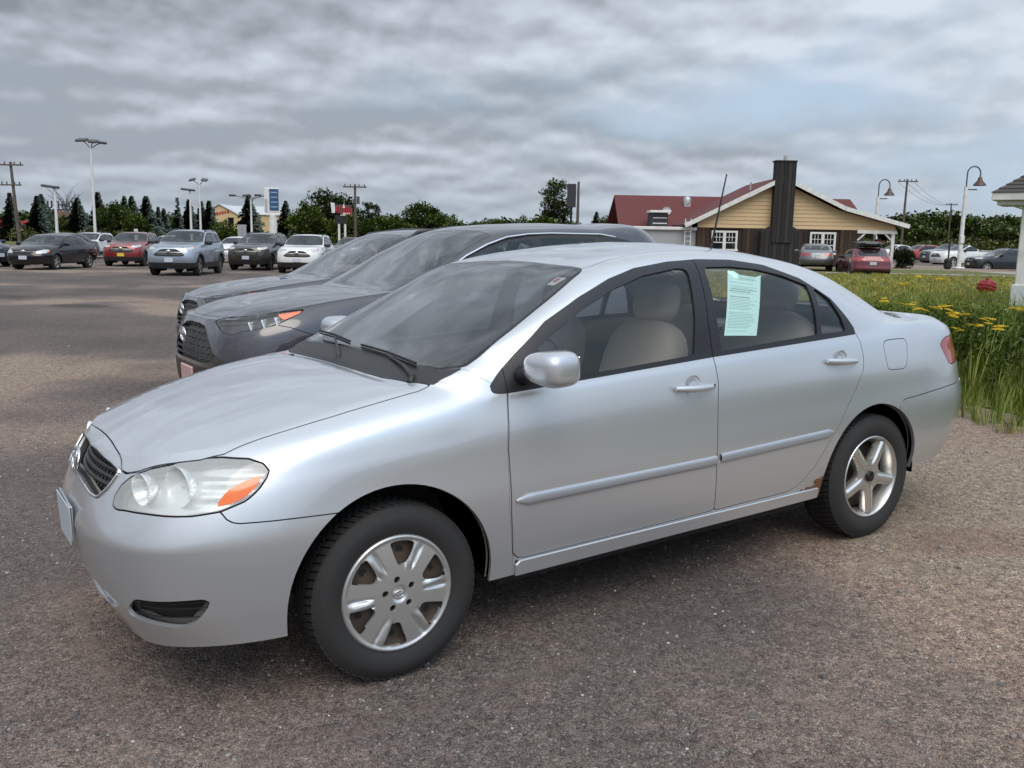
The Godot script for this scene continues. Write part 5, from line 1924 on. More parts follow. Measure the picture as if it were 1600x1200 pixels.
	put(Surf.new().add(lathe([Vector2(0.30, 0.07), Vector2(0.2, 0.02), Vector2(0.0, 0.0)], 20), Transform3D(Basis(Vector3.RIGHT, -0.3), Vector3(-1.1, 3.55, -5.6))).add(tube([Vector3(-1.1, 3.4, -5.7), Vector3(-1.1, 3.0, -5.9)], 0.03, 6)), "satellite_dish", M.grey_metal, o)
	var lv := part("louvre", o)
	put(slab_at(Vector3(-2.0, 2.85, -3.6), Vector3(1.2, 0.95, 1.2), 0.02), "hood", M.sign_dark, lv)
	put(slab_at(Vector3(-2.0, 3.42, -3.3), Vector3(1.4, 0.14, 1.7), 0.02), "top", M.white, lv)
	for k in 2:
		put(slab_at(Vector3(-1.95, 2.65 + 0.36 * k, -2.98), Vector3(0.95, 0.07, 0.05), 0.01), "slat", M.white, lv)
	var la := thing("ladder", "white ladder leaning at the eave of the brown building", "ladder", Vector3(39.3, 0.18, -39.3), FRONT_TURN)
	for s in [-0.18, 0.18]:
		put(slab_at(Vector3(s, 1.45, 0.0), Vector3(0.06, 2.9, 0.06), 0.01), "rail", M.white, la)
	for k in 9:
		put(slab_at(Vector3(0, 0.3 + 0.3 * k, 0.0), Vector3(0.3, 0.04, 0.04), 0.005), "rung", M.white, la)

func build_porch_corner(M: Dictionary) -> void:
	var o := thing("shelter", "corner of a shelter with grey shingle roof and thick white column", "building", on_ground(12.15, 16.6), FRONT_TURN - 0.62)
	put(slab_at(Vector3(0.0, 1.2, 0.0), Vector3(0.24, 2.4, 0.24), 0.02), "column", M.white, o)
	put(slab_at(Vector3(0.0, 0.22, 0.0), Vector3(0.36, 0.62, 0.36), 0.02), "column_base", M.pale_grey, o)
	put(slab_at(Vector3(3.0, 2.36, -0.1), Vector3(7.2, 0.20, 0.9), 0.02), "soffit", M.white, o)
	put(slab_at(Vector3(2.95, 2.45, 0.42), Vector3(7.3, 0.17, 0.08), 0.01), "fascia", M.white, o)
	put(slab_at(Vector3(-0.66, 2.45, -3.5), Vector3(0.08, 0.17, 7.8), 0.01), "fascia", M.white, o)
	# shingle courses, each a lapped strip of the hipped roof
	var rng := RandomNumberGenerator.new()
	rng.seed = 61
	for k in 18:
		var y := 2.53 + 0.088 * k
		var inset := 0.125 * k
		var s := Surf.new()
		var a := Vector3(-0.72 + inset * 0.95, y, 0.48 - inset)
		var b := Vector3(6.7, y, 0.48 - inset)
		var c := Vector3(6.7, y + 0.088, 0.48 - inset - 0.14)
		var d := Vector3(-0.72 + (inset + 0.14) * 0.95, y + 0.088, 0.48 - inset - 0.14)
		s.flat(a + Vector3(0, 0.014, 0), b + Vector3(0, 0.014, 0), c, d)
		s.flat(a, b, b + Vector3(0, 0.014, 0), a + Vector3(0, 0.014, 0))
		var e := Vector3(-0.72 + inset * 0.95, y, -7.4)
		var f := Vector3(-0.72 + (inset + 0.14) * 0.95, y + 0.088, -7.4)
		s.flat(e + Vector3(0, 0.014, 0), a + Vector3(0, 0.014, 0), d, f)
		put(s, "shingle_course", M.shingles[rng.randi() % M.shingles.size()], o)

func build_far_buildings(M: Dictionary) -> void:
	var o := thing("storage_building", "tan storage building with a pale metal roof behind the spruces", "building", site(-57.0, 172.4), FRONT_TURN)
	# gable part with the red script, longer wing to its right
	put(prism([Vector2(0, 0), Vector2(4.2, 0), Vector2(4.2, 5.6), Vector2(0.8, 7.4), Vector2(-3.0, 5.6), Vector2(-3.0, 0)], -8.0, 0.0), "gable_wall", M.siding[0], o)
	put(slab_at(Vector3(8.3, 2.75, -4.0), Vector3(8.2, 5.5, 8.0), 0.0), "wing_wall", M.siding[1], o)
	put(roof_plane(Vector3(4.21, 5.6, 0.3), Vector3(12.6, 5.6, 0.3), Vector3(11.2, 7.3, -4.0), Vector3(1.0, 7.3, -4.0), 0.1), "metal_roof", M.metal_roof, o)
	put(roof_plane(Vector3(0.8, 7.5, 0.3), Vector3(4.5, 5.55, 0.3), Vector3(4.5, 5.55, -8.0), Vector3(0.8, 7.5, -8.0), 0.1), "metal_roof", M.metal_roof, o)
	put(roof_plane(Vector3(-3.3, 5.45, 0.3), Vector3(0.8, 7.5, 0.3), Vector3(0.8, 7.5, -8.0), Vector3(-3.3, 5.45, -8.0), 0.1), "metal_roof", M.metal_roof, o)
	var wn := part("window", o)
	put(slab_at(Vector3(2.9, 4.1, 0.05), Vector3(1.1, 1.7, 0.08), 0.02), "pane", M.dark_pane, wn)
	put(slab_at(Vector3(2.9, 5.02, 0.06), Vector3(1.4, 0.14, 0.12), 0.01), "frame", M.siding[1], wn)
	put(slab_at(Vector3(2.9, 3.18, 0.06), Vector3(1.4, 0.14, 0.12), 0.01), "frame", M.siding[1], wn)
	for k in 6:
		put(slab_at(Vector3(-0.2 + 0.52 * k, 5.55 + 0.10 * k, 0.06), Vector3(0.38, 0.42 + 0.14 * (k % 2), 0.08), 0.02, Vector3(0, 0, 0.3)), "red_script", M.sign_red, o)
	var l := put_mesh(lettering("U-HAUL", 0.75, 0.1), "letters", M.sign_dark, o)
	l.position = Vector3(6.9, 4.75, 0.08)
	put(slab_at(Vector3(11.0, 1.3, 0.05), Vector3(1.6, 2.6, 0.08), 0.02), "door", M.white, o)
	o = thing("station", "low tan building with a red roof edge behind the leaning utility pole", "building", site(-86.5, 156.0), FRONT_TURN)
	put(slab_at(Vector3(0.0, 1.0, 0), Vector3(9.5, 2.4, 6.0), 0.0), "wall", M.siding[0], o)
	put(slab_at(Vector3(0.0, 2.75, 0), Vector3(10.2, 1.15, 6.6), 0.05), "red_canopy", M.sign_red, o)
	put(slab_at(Vector3(2.4, 1.2, 3.02), Vector3(1.2, 1.2, 0.06), 0.01), "window", M.dark_pane, o)

func build_clutter(M: Dictionary) -> void:
	var rng := RandomNumberGenerator.new()
	rng.seed = 73
	var b := blob(Vector3(0.26, 0.22, 0.24), 0.85, 36, 24)
	var f := FastNoiseLite.new()
	f.seed = 4
	f.frequency = 9.0
	f.fractal_octaves = 3
	for i in b.p.size():
		var q := b.p[i]
		b.p[i] = q * (1.0 + 0.10 * f.get_noise_3dv(q) + 0.05 * sin(q.y * 60.0 + q.x * 18.0))
	b.smooth()
	var bag := thing("red_bundle", "crumpled round red bundle lying in the grass", "bundle", on_ground(14.95, 23.4, 0.18))
	put(b, "wrap", M.bag_red, bag)
	put(Surf.new().add(blob(Vector3(0.05, 0.05, 0.05), 1.0, 10, 6), Transform3D(Basis(), Vector3(0.0, 0.235, 0.0))), "knot", M.bag_red, bag)
	var box := thing("red_box", "small red and white box standing under the porch", "box", site(24.6, 56.0, 0.2), FRONT_TURN)
	put(slab_at(Vector3(0, 1.62, 0), Vector3(0.36, 0.42, 0.3), 0.04), "red_top", M.sign_red, box)
	put(slab_at(Vector3(-0.02, 1.30, 0), Vector3(0.38, 0.2, 0.3), 0.03), "white_front", M.white, box)
	put(slab_at(Vector3(0, 0.6, 0), Vector3(0.12, 1.2, 0.12), 0.02), "stand", M.grey_metal, box)
	var post := thing("bollard", "thin black post standing left of the white lamp post", "post", on_ground(28.6, 54.5), 0.0)
	put(tube([Vector3(0, 0, 0), Vector3(0, 1.75, 0)], 0.05, 8), "rod", M.black, post)
	put(slab_at(Vector3(0, 0.35, 0), Vector3(0.5, 0.7, 0.4), 0.12), "skirt", M.black, post)

func build_stones(M: Dictionary) -> void:
	# loose chippings on the lot
	var rng := RandomNumberGenerator.new()
	rng.seed = 5150
	var rock := blob(Vector3(1, 0.62, 0.85), 0.8, 7, 4)
	for i in rock.p.size():
		rock.p[i] *= rng.randf_range(0.8, 1.15)
	rock.smooth()
	var m := mat(Color(1, 1, 1), 0.9)
	m.vertex_color_use_as_albedo = true
	var mm := MultiMesh.new()
	mm.transform_format = MultiMesh.TRANSFORM_3D
	mm.use_colors = true
	mm.mesh = rock.mesh()
	var many := 34000
	mm.instance_count = many
	for k in many:
		var n := -2.6 + 12.0 * pow(rng.randf(), 1.7)
		var e := rng.randf_range(-0.9 - (n + 3.6) * 0.62, 1.6 + (n + 3.6) * 0.62)
		e = minf(e, 5.2)
		if k < 260:
			e = -0.19 + rng.randfn() * 0.10
			n = -1.62 + rng.randfn() * 0.05
		var r := 0.0022 + 0.0052 * pow(rng.randf(), 2.6)
		if rng.randf() < 0.008 or k < 60:
			r = rng.randf_range(0.007, 0.013)
		var b := Basis.from_euler(Vector3(rng.randf_range(-0.4, 0.4), rng.randf() * TAU, 0)).scaled(Vector3.ONE * r)
		mm.set_instance_transform(k, Transform3D(b, on_ground(e, n, r * 0.15)))
		var v := 0.09 + 0.17 * pow(rng.randf(), 1.3)
		if rng.randf() < 0.07:
			v = rng.randf_range(0.30, 0.52)
		var warm := rng.randf_range(0.86, 1.0)
		mm.set_instance_color(k, Color(v, v * lerpf(warm, 1.0, 0.4), v * warm))
	var o := MultiMeshInstance3D.new()
	o.name = "chippings"
	o.multimesh = mm
	o.material_override = m
	add_child(o)
	o.set_meta("kind", "stuff")
	tag(o, "loose grey brown stone chippings on the lot", "gravel")

# ---------------------------------------------------------------- plants
class Leaves:
	var p := PackedVector3Array()
	var n := PackedVector3Array()
	var c := PackedColorArray()

	func tri(a: Vector3, b: Vector3, d: Vector3, m: Vector3, col: Color) -> void:
		p.append(a)
		p.append(b)
		p.append(d)
		for k in 3:
			n.append(m)
			c.append(col)

	func mesh() -> ArrayMesh:
		var a := []
		a.resize(Mesh.ARRAY_MAX)
		a[Mesh.ARRAY_VERTEX] = p
		a[Mesh.ARRAY_NORMAL] = n
		a[Mesh.ARRAY_COLOR] = c
		var m := ArrayMesh.new()
		m.add_surface_from_arrays(Mesh.PRIMITIVE_TRIANGLES, a)
		return m

func any_dir(rng: RandomNumberGenerator) -> Vector3:
	return Vector3(rng.randfn(), rng.randfn(), rng.randfn()).normalized()

func spruce_crown(rng: RandomNumberGenerator, h: float, r: float, thin := 1.0) -> Leaves:
	var o := Leaves.new()
	var tiers := int(h * 3.6)
	for k in tiers:
		var u := pow(float(k) / tiers, 0.9)
		var y := lerpf(h * 0.04, h * 0.985, u)
		var reach := r * (1.0 - u) * rng.randf_range(0.78, 1.18) + 0.05
		var many := int(lerpf(13.0, 5.0, u) * thin)
		for j in many:
			var az := TAU * (j + rng.randf()) / many
			var out := Vector3(cos(az), 0, sin(az))
			var side := Vector3(-sin(az), 0, cos(az))
			var l := reach * rng.randf_range(0.72, 1.15)
			var parts := 2 + int(l * 4.5)
			for s in parts:
				var t := (s + 0.6) / parts
				var at := out * (l * t) + Vector3(0, y - l * (0.30 * t * t) + 0.10 * l * t, 0)
				var w := (0.26 + 0.30 * (1.0 - t)) * rng.randf_range(0.7, 1.3)
				var tint := rng.randf_range(0.75, 1.3)
				var col := Color(0.11 * tint, 0.15 * tint, 0.11 * tint)
				var m := (out * 0.7 + Vector3(0, 0.75, 0) + any_dir(rng) * 0.35).normalized()
				for e in [-1.0, 1.0]:
					var tip: Vector3 = at + side * e * w * 0.8 + out * (0.10 + 0.1 * rng.randf()) + Vector3(0, -0.06 - 0.30 * rng.randf(), 0)
					o.tri(at - out * 0.20, at + out * 0.22, tip, m, col)
				o.tri(at - side * 0.14, at + side * 0.14, at + out * 0.18 + Vector3(0, -0.30 - 0.25 * rng.randf(), 0), m, col)
	return o

func leafy_crown(rng: RandomNumberGenerator, h: float, w: float, low: float, size: float, tone: Color, clumps: int, each: int, lift := 0.0) -> Leaves:
	var o := Leaves.new()
	var mid := Vector3(0, lerpf(h * low, h, 0.5), 0)
	var half := Vector3(w * 0.5, (h - h * low) * 0.5, w * 0.5)
	for k in clumps:
		var d := any_dir(rng)
		d.y = d.y * 0.9 + lift
		var at := mid + d * half * pow(rng.randf_range(0.25, 1.0), 0.5)
		if at.y > h:
			at.y = h - rng.randf() * 0.2
		var cr := rng.randf_range(0.10, 0.20) * minf(w, h) + size * 0.8
		var shade := rng.randf_range(0.75, 1.25)
		for j in each:
			var q := any_dir(rng)
			var c := at + q * cr * pow(rng.randf(), 0.4) * Vector3(1, 0.8, 1)
			var a := any_dir(rng)
			var b := q.cross(a).normalized()
			var m := (q + Vector3(0, 0.45, 0) + any_dir(rng) * 0.5).normalized()
			var s := size * rng.randf_range(0.6, 1.3)
			var v := shade * rng.randf_range(0.8, 1.2)
			o.tri(c - a * s * 0.5 - b * s * 0.25, c + a * s * 0.5 - b * s * 0.2, c + b * s * 0.6, m, Color(tone.r * v, tone.g * v, tone.b * v))
	return o

func limbs(rng: RandomNumberGenerator, h: float, w: float, low: float, thick: float, many: int) -> Surf:
	var s := tube([Vector3.ZERO, Vector3(rng.randf_range(-0.1, 0.1), h * 0.45, rng.randf_range(-0.1, 0.1)), Vector3(0, h * 0.9, 0)], [thick, thick * 0.7, thick * 0.15], 8)
	for k in many:
		var a := TAU * (k + rng.randf()) / many
		var y := lerpf(h * low * 0.8, h * 0.7, rng.randf())
		var l := w * 0.42 * rng.randf_range(0.6, 1.0)
		s.add(tube([Vector3(0, y, 0), Vector3(cos(a) * l * 0.5, y + l * 0.35, sin(a) * l * 0.5), Vector3(cos(a) * l, y + l * 0.8, sin(a) * l)], [thick * 0.4, thick * 0.25, thick * 0.08], 5))
	return s

func leaf_mat(through: Color) -> StandardMaterial3D:
	var m := mat(Color(1, 1, 1), 0.75)
	m.vertex_color_use_as_albedo = true
	m.backlight_enabled = true
	m.backlight = through
	return m

func instanced(called: String, label: String, category: String, me: Mesh, m: Material, places: Array, tints := []) -> void:
	var mm := MultiMesh.new()
	mm.transform_format = MultiMesh.TRANSFORM_3D
	mm.use_colors = tints.size() > 0
	mm.mesh = me
	mm.instance_count = places.size()
	for k in places.size():
		mm.set_instance_transform(k, places[k])
		if tints.size() > 0:
			mm.set_instance_color(k, tints[k])
	var o := MultiMeshInstance3D.new()
	o.name = numbered(called)
	o.multimesh = mm
	o.material_override = m
	add_child(o)
	o.set_meta("kind", "stuff")
	tag(o, label, category)

const TREES := [["s", -78.9, 140.4, 7.9], ["s", -76.3, 143.6, 7.6], ["s", -78.1, 148.4, 8.1], ["s", -68.3, 140.4, 7.3], ["s", -72.3, 156.4, 9.0], ["s", -67.7, 156.4, 8.4], ["s", -69.1, 162.8, 8.7], ["s", -58.7, 143.6, 7.9], ["s", -58.7, 148.4, 6.3], ["s", -58.4, 150.0, 6.1], ["l", -52.5, 140.4, 7.6], ["s", -53.0, 146.8, 7.6], ["s", -51.5, 148.4, 7.4], ["s", -49.1, 145.2, 7.4], ["s", -40.3, 137.2, 8.2], ["s", -35.4, 140.4, 7.4], ["d", -63.7, 143.6, 6.8], ["d", -59.0, 140.4, 5.0], ["d", -30.4, 132.4, 6.8], ["m", -30.1, 143.6, 8.9], ["m", -28.0, 148.4, 8.4], ["p", -23.8, 148.4, 8.2], ["p", -23.0, 151.6, 7.9], ["d", -21.0, 148.4, 5.8], ["d", -19.0, 151.6, 5.5], ["d", -14.7, 148.4, 7.9], ["d", -12.6, 153.2, 6.8], ["d", -9.9, 148.4, 5.7], ["o", 7.2, 143.6, 11.9], ["d", 5.3, 140.4, 6.1], ["s", 16.5, 172.4, 7.7], ["d", 19.0, 175.6, 6.9], ["d", -2.9, 204.4, 6.9], ["d", 2.2, 204.4, 7.3], ["d", 30.1, 204.4, 6.6], ["s", 62.9, 148.4, 6.9], ["s", 62.6, 151.6, 6.5], ["d", -22.4, 140.4, 4.7], ["d", -16.2, 143.6, 4.4], ["d", -74.6, 148.4, 4.4], ["d", -7.8, 188.4, 5.5], ["d", -51.7, 188.4, 6.0], ["d", -42.7, 132.4, 3.9], ["d", -66.0, 150.0, 6.4], ["d", -25.6, 138.0, 5.4]]

func build_trees(M: Dictionary) -> void:
	var rng := RandomNumberGenerator.new()
	rng.seed = 2024
	var needle := leaf_mat(Color(0.2, 0.26, 0.18))
	var leaf := leaf_mat(Color(0.55, 0.62, 0.25))
	var kinds := {}
	var wood: Material = M.bark
	var make := func(key: String, called: String, crown: Leaves, trunk: Surf, m: Material) -> void:
		var list: Array = kinds.get(key, [])
		list.append([called, crown.mesh(), trunk.mesh(), m])
		kinds[key] = list
	for k in 4:
		make.call("s", "spruce_tree", spruce_crown(rng, 8.0, 2.5 + 0.25 * k, 1.0), tube([Vector3.ZERO, Vector3(0, 7.7, 0)], [0.16, 0.02], 7), needle)
	make.call("l", "larch_tree", spruce_crown(rng, 8.0, 1.35, 0.45), tube([Vector3.ZERO, Vector3(0, 7.7, 0)], [0.13, 0.02], 7), needle)
	for k in 3:
		make.call("d", "leafy_tree", leafy_crown(rng, 6.5, 5.2, 0.06, 0.34, Color(0.25, 0.33, 0.085) if k != 1 else Color(0.18, 0.25, 0.08), 60, 60), limbs(rng, 6.0, 5.0, 0.2, 0.16, 7), leaf)
	make.call("m", "maple_tree", leafy_crown(rng, 8.5, 7.0, 0.1, 0.36, Color(0.13, 0.18, 0.07), 80, 62), limbs(rng, 8.0, 6.5, 0.2, 0.22, 8), leaf)
	make.call("p", "poplar_tree", leafy_crown(rng, 8.0, 1.9, 0.15, 0.26, Color(0.17, 0.22, 0.10), 40, 40), limbs(rng, 8.2, 1.6, 0.2, 0.12, 6), leaf)
	make.call("o", "tall_poplar", leafy_crown(rng, 12.0, 4.6, 0.14, 0.34, Color(0.19, 0.24, 0.12), 95, 52, 0.05), limbs(rng, 11.5, 4.2, 0.2, 0.2, 9), leaf)
	var words := {"s": ["dark green spruce in the row behind the parked cars", "spruces behind the parked cars"], "l": ["thin sparse conifer among the dense dark spruces", ""], "d": ["bushy mid green tree in the tree line behind the lot", "bushy trees behind the lot"], "m": ["big dark maple rising behind the red and white sign", "dark maples behind the red and white sign"], "p": ["narrow upright tree just behind the centre utility pole", "narrow trees by the utility pole"], "o": ["tall windblown poplar behind the black sign back", ""]}
	var last := 0
	for t in TREES:
		var list: Array = kinds[t[0]]
		var k: Array = list[last % list.size()]
		last += 1
		var o := thing(k[0], words[t[0]][0], "tree", site(t[1], t[2]), rng.randf() * TAU, words[t[0]][1])
		if t[1] > 50.0 and t[0] == "s":
			o.set_meta("label", "small dark spruce rising just above the porch roof")
			o.set_meta("group", "spruces above the porch roof")
		if t[1] > 10.0 and t[1] < 50.0 and t[0] == "s":
			o.set_meta("label", "single spruce between the sign back and the red roof")
			o.remove_meta("group")
		var full: float = {"s": 8.0, "l": 8.0, "d": 6.5, "m": 8.5, "p": 8.0, "o": 12.0}[t[0]]
		var z: float = t[3] / full
		o.scale = Vector3(z * rng.randf_range(0.9, 1.12), z, z * rng.randf_range(0.9, 1.12))
		put_mesh(k[1], "crown", k[3], o)
		put_mesh(k[2], "trunk", wood, o)
	# bare tree by the scaffold sign
	var bt := thing("bare_tree", "leafless grey tree behind the scaffold letters", "tree", site(-74.6, 149.5), 0.6)
	var s := tube([Vector3.ZERO, Vector3(0.1, 3.5, 0), Vector3(0, 6.0, 0)], [0.26, 0.2, 0.14], 8)
	put(s, "trunk", M.bare_wood, bt)
	var twigs := Surf.new()
	for k in 16:
		var a := TAU * k / 16.0 + rng.randf() * 0.3
		var y := rng.randf_range(4.0, 6.2)
		var l := rng.randf_range(2.0, 3.4)
		var b1 := Vector3(cos(a) * l * 0.45, y + l * 0.5, sin(a) * l * 0.45)
		var b2 := Vector3(cos(a) * l * 0.85, y + l * rng.randf_range(0.75, 1.15), sin(a) * l * 0.85)
		twigs.add(tube([Vector3(0, y, 0), b1, b2], [0.09, 0.06, 0.02], 5))
		for j in 3:
			var d := Vector3(cos(a + j - 1.0), rng.randf_range(0.4, 1.2), sin(a + j - 1.0)) * l * 0.35
			twigs.add(tube([b1.lerp(b2, 0.3 * j), b1.lerp(b2, 0.3 * j) + d], [0.035, 0.012], 4))
	put(twigs, "branches", M.bare_wood, bt)
	# woods that read as one mass
	var small := leafy_crown(rng, 7.0, 7.0, 0.0, 0.75, Color(0.20, 0.26, 0.12), 44, 34).mesh()
	var places := []
	for k in 150:
		var e := rng.randf_range(-160, 75)
		var n := rng.randf_range(205, 245)
		var z := rng.randf_range(0.75, 1.05)
		places.append(Transform3D(Basis(Vector3.UP, rng.randf() * TAU).scaled(Vector3(z, z, z)), site(e, n, -0.5)))
	for k in 90:
		# the same woods go on behind the photographer, where the door glass mirrors them
		var z := rng.randf_range(1.0, 1.5)
		places.append(Transform3D(Basis(Vector3.UP, rng.randf() * TAU).scaled(Vector3(z, z, z)), site(rng.randf_range(-30, 190), rng.randf_range(-150, -95), -0.5)))
	instanced("far_woods", "low band of far dark green woods along the horizon", "woods", small, leaf, places)
	places = []
	for k in 330:
		var u := rng.randf()
		var n := lerpf(215.0, 330.0, pow(u, 0.8))
		var e := rng.randf_range(70, 260)
		var z := rng.randf_range(0.75, 1.5)
		places.append(Transform3D(Basis(Vector3.UP, rng.randf() * TAU).scaled(Vector3(z, z * rng.randf_range(0.85, 1.2), z)), site(e, n, -0.5 + (n - 215.0) * 0.024)))
	instanced("hill_woods", "dark wooded rise closing the view behind the parked trucks", "woods", small, leaf, places)
	var brush := leafy_crown(rng, 3.2, 5.0, 0.0, 0.45, Color(0.32, 0.33, 0.16), 40, 36).mesh()
	places = []
	for k in 230:
		var n := rng.randf_range(112, 190)
		var e := rng.randf_range(44, 150)
		var z := rng.randf_range(0.6, 1.2) * (0.7 + (n - 112.0) / 150.0)
		places.append(Transform3D(Basis(Vector3.UP, rng.randf() * TAU).scaled(Vector3(z, z, z)), site(e, n, -0.3)))
	instanced("brushwood", "olive green brush between the parked trucks and the wooded rise", "brush", brush, leaf, places)
	places = []
	for k in 120:
		var n := rng.randf_range(122, 150)
		var e := rng.randf_range(-100, 40)
		var z := rng.randf_range(0.5, 0.85)
		places.append(Transform3D(Basis(Vector3.UP, rng.randf() * TAU).scaled(Vector3(z, z * 0.9, z)), site(e, n, -0.3)))
	instanced("hedgerow", "low dark brush filling in under the tree line", "brush", brush, leaf, places)
	var bush := thing("bush", "rounded dark green bush at the foot of the porch", "bush", on_ground(25.6, 54.4))
	put_mesh(leafy_crown(rng, 1.35, 1.6, 0.0, 0.11, Color(0.065, 0.11, 0.028), 46, 60).mesh(), "foliage", leaf, bush)
	put(limbs(rng, 1.0, 1.2, 0.1, 0.04, 5), "stems", M.bark, bush)

func blade_clump(rng: RandomNumberGenerator, many: int, h: float, wide: float, spread: float, dry: float) -> Leaves:
	var o := Leaves.new()
	for k in many:
		var a := rng.randf() * TAU
		var out := Vector3(cos(a), 0, sin(a))
		var root := out * spread * rng.randf()
		var l := h * rng.randf_range(0.5, 1.1)
		var lean := rng.randf_range(0.1, 0.55)
		var side := Vector3(-sin(a + 0.6), 0, cos(a + 0.6)) * wide
		var m1 := root + Vector3(0, l * 0.55, 0) + out * l * lean * 0.3
		var tip := root + Vector3(0, l * rng.randf_range(0.8, 1.0), 0) + out * l * lean
		var nn := (Vector3(0, 0.7, 0) + out * 0.5 + any_dir(rng) * 0.4).normalized()
		var v := rng.randf_range(0.7, 1.3)
		var col := Color(0.20 * v, 0.28 * v, 0.075 * v)
		if rng.randf() < dry:
			col = Color(0.42 * v, 0.36 * v, 0.19 * v)
		o.tri(root - side, root + side, m1 + side * 0.8, nn, col)
		o.tri(root - side, m1 + side * 0.8, m1 - side * 0.8, nn, col)
		o.tri(m1 - side * 0.8, m1 + side * 0.8, tip, nn, col)
	return o

func weed(rng: RandomNumberGenerator, h: float, stems: int, tone: Color, leaf_l: float) -> Leaves:
	var o := Leaves.new()
	for k in stems:
		var a := rng.randf() * TAU
		var out := Vector3(cos(a), 0, sin(a))
		var root := out * 0.10 * rng.randf()
		var hh := h * rng.randf_range(0.65, 1.1)
		var top := root + Vector3(0, hh, 0) + out * hh * rng.randf_range(0.0, 0.22)
		var sd := Vector3(-sin(a), 0, cos(a)) * 0.004
		o.tri(root - sd, root + sd, top, (out + Vector3.UP).normalized(), Color(tone.r * 0.9, tone.g * 0.8, tone.b))
		var many := int(hh / 0.028)
		for j in many:
			var u := lerpf(0.12, 0.99, float(j) / many)
			var at := root.lerp(top, u)
			var b := rng.randf() * TAU
			var d := Vector3(cos(b), rng.randf_range(-0.15, 0.75), sin(b)).normalized()
			var l := leaf_l * rng.randf_range(0.6, 1.2) * (1.15 - 0.7 * u)
			var w := d.cross(Vector3.UP).normalized() * l * rng.randf_range(0.13, 0.22)
			var v := rng.randf_range(0.7, 1.3)
			var nn := (Vector3(0, 1.2, 0) + d * 0.3 + any_dir(rng) * 0.35).normalized()
			var col := Color(tone.r * v, tone.g * v, tone.b * v)
			o.tri(at, at + d * l * 0.5 + w, at + d * l, nn, col)
			o.tri(at, at + d * l, at + d * l * 0.5 - w, nn, col)
	return o

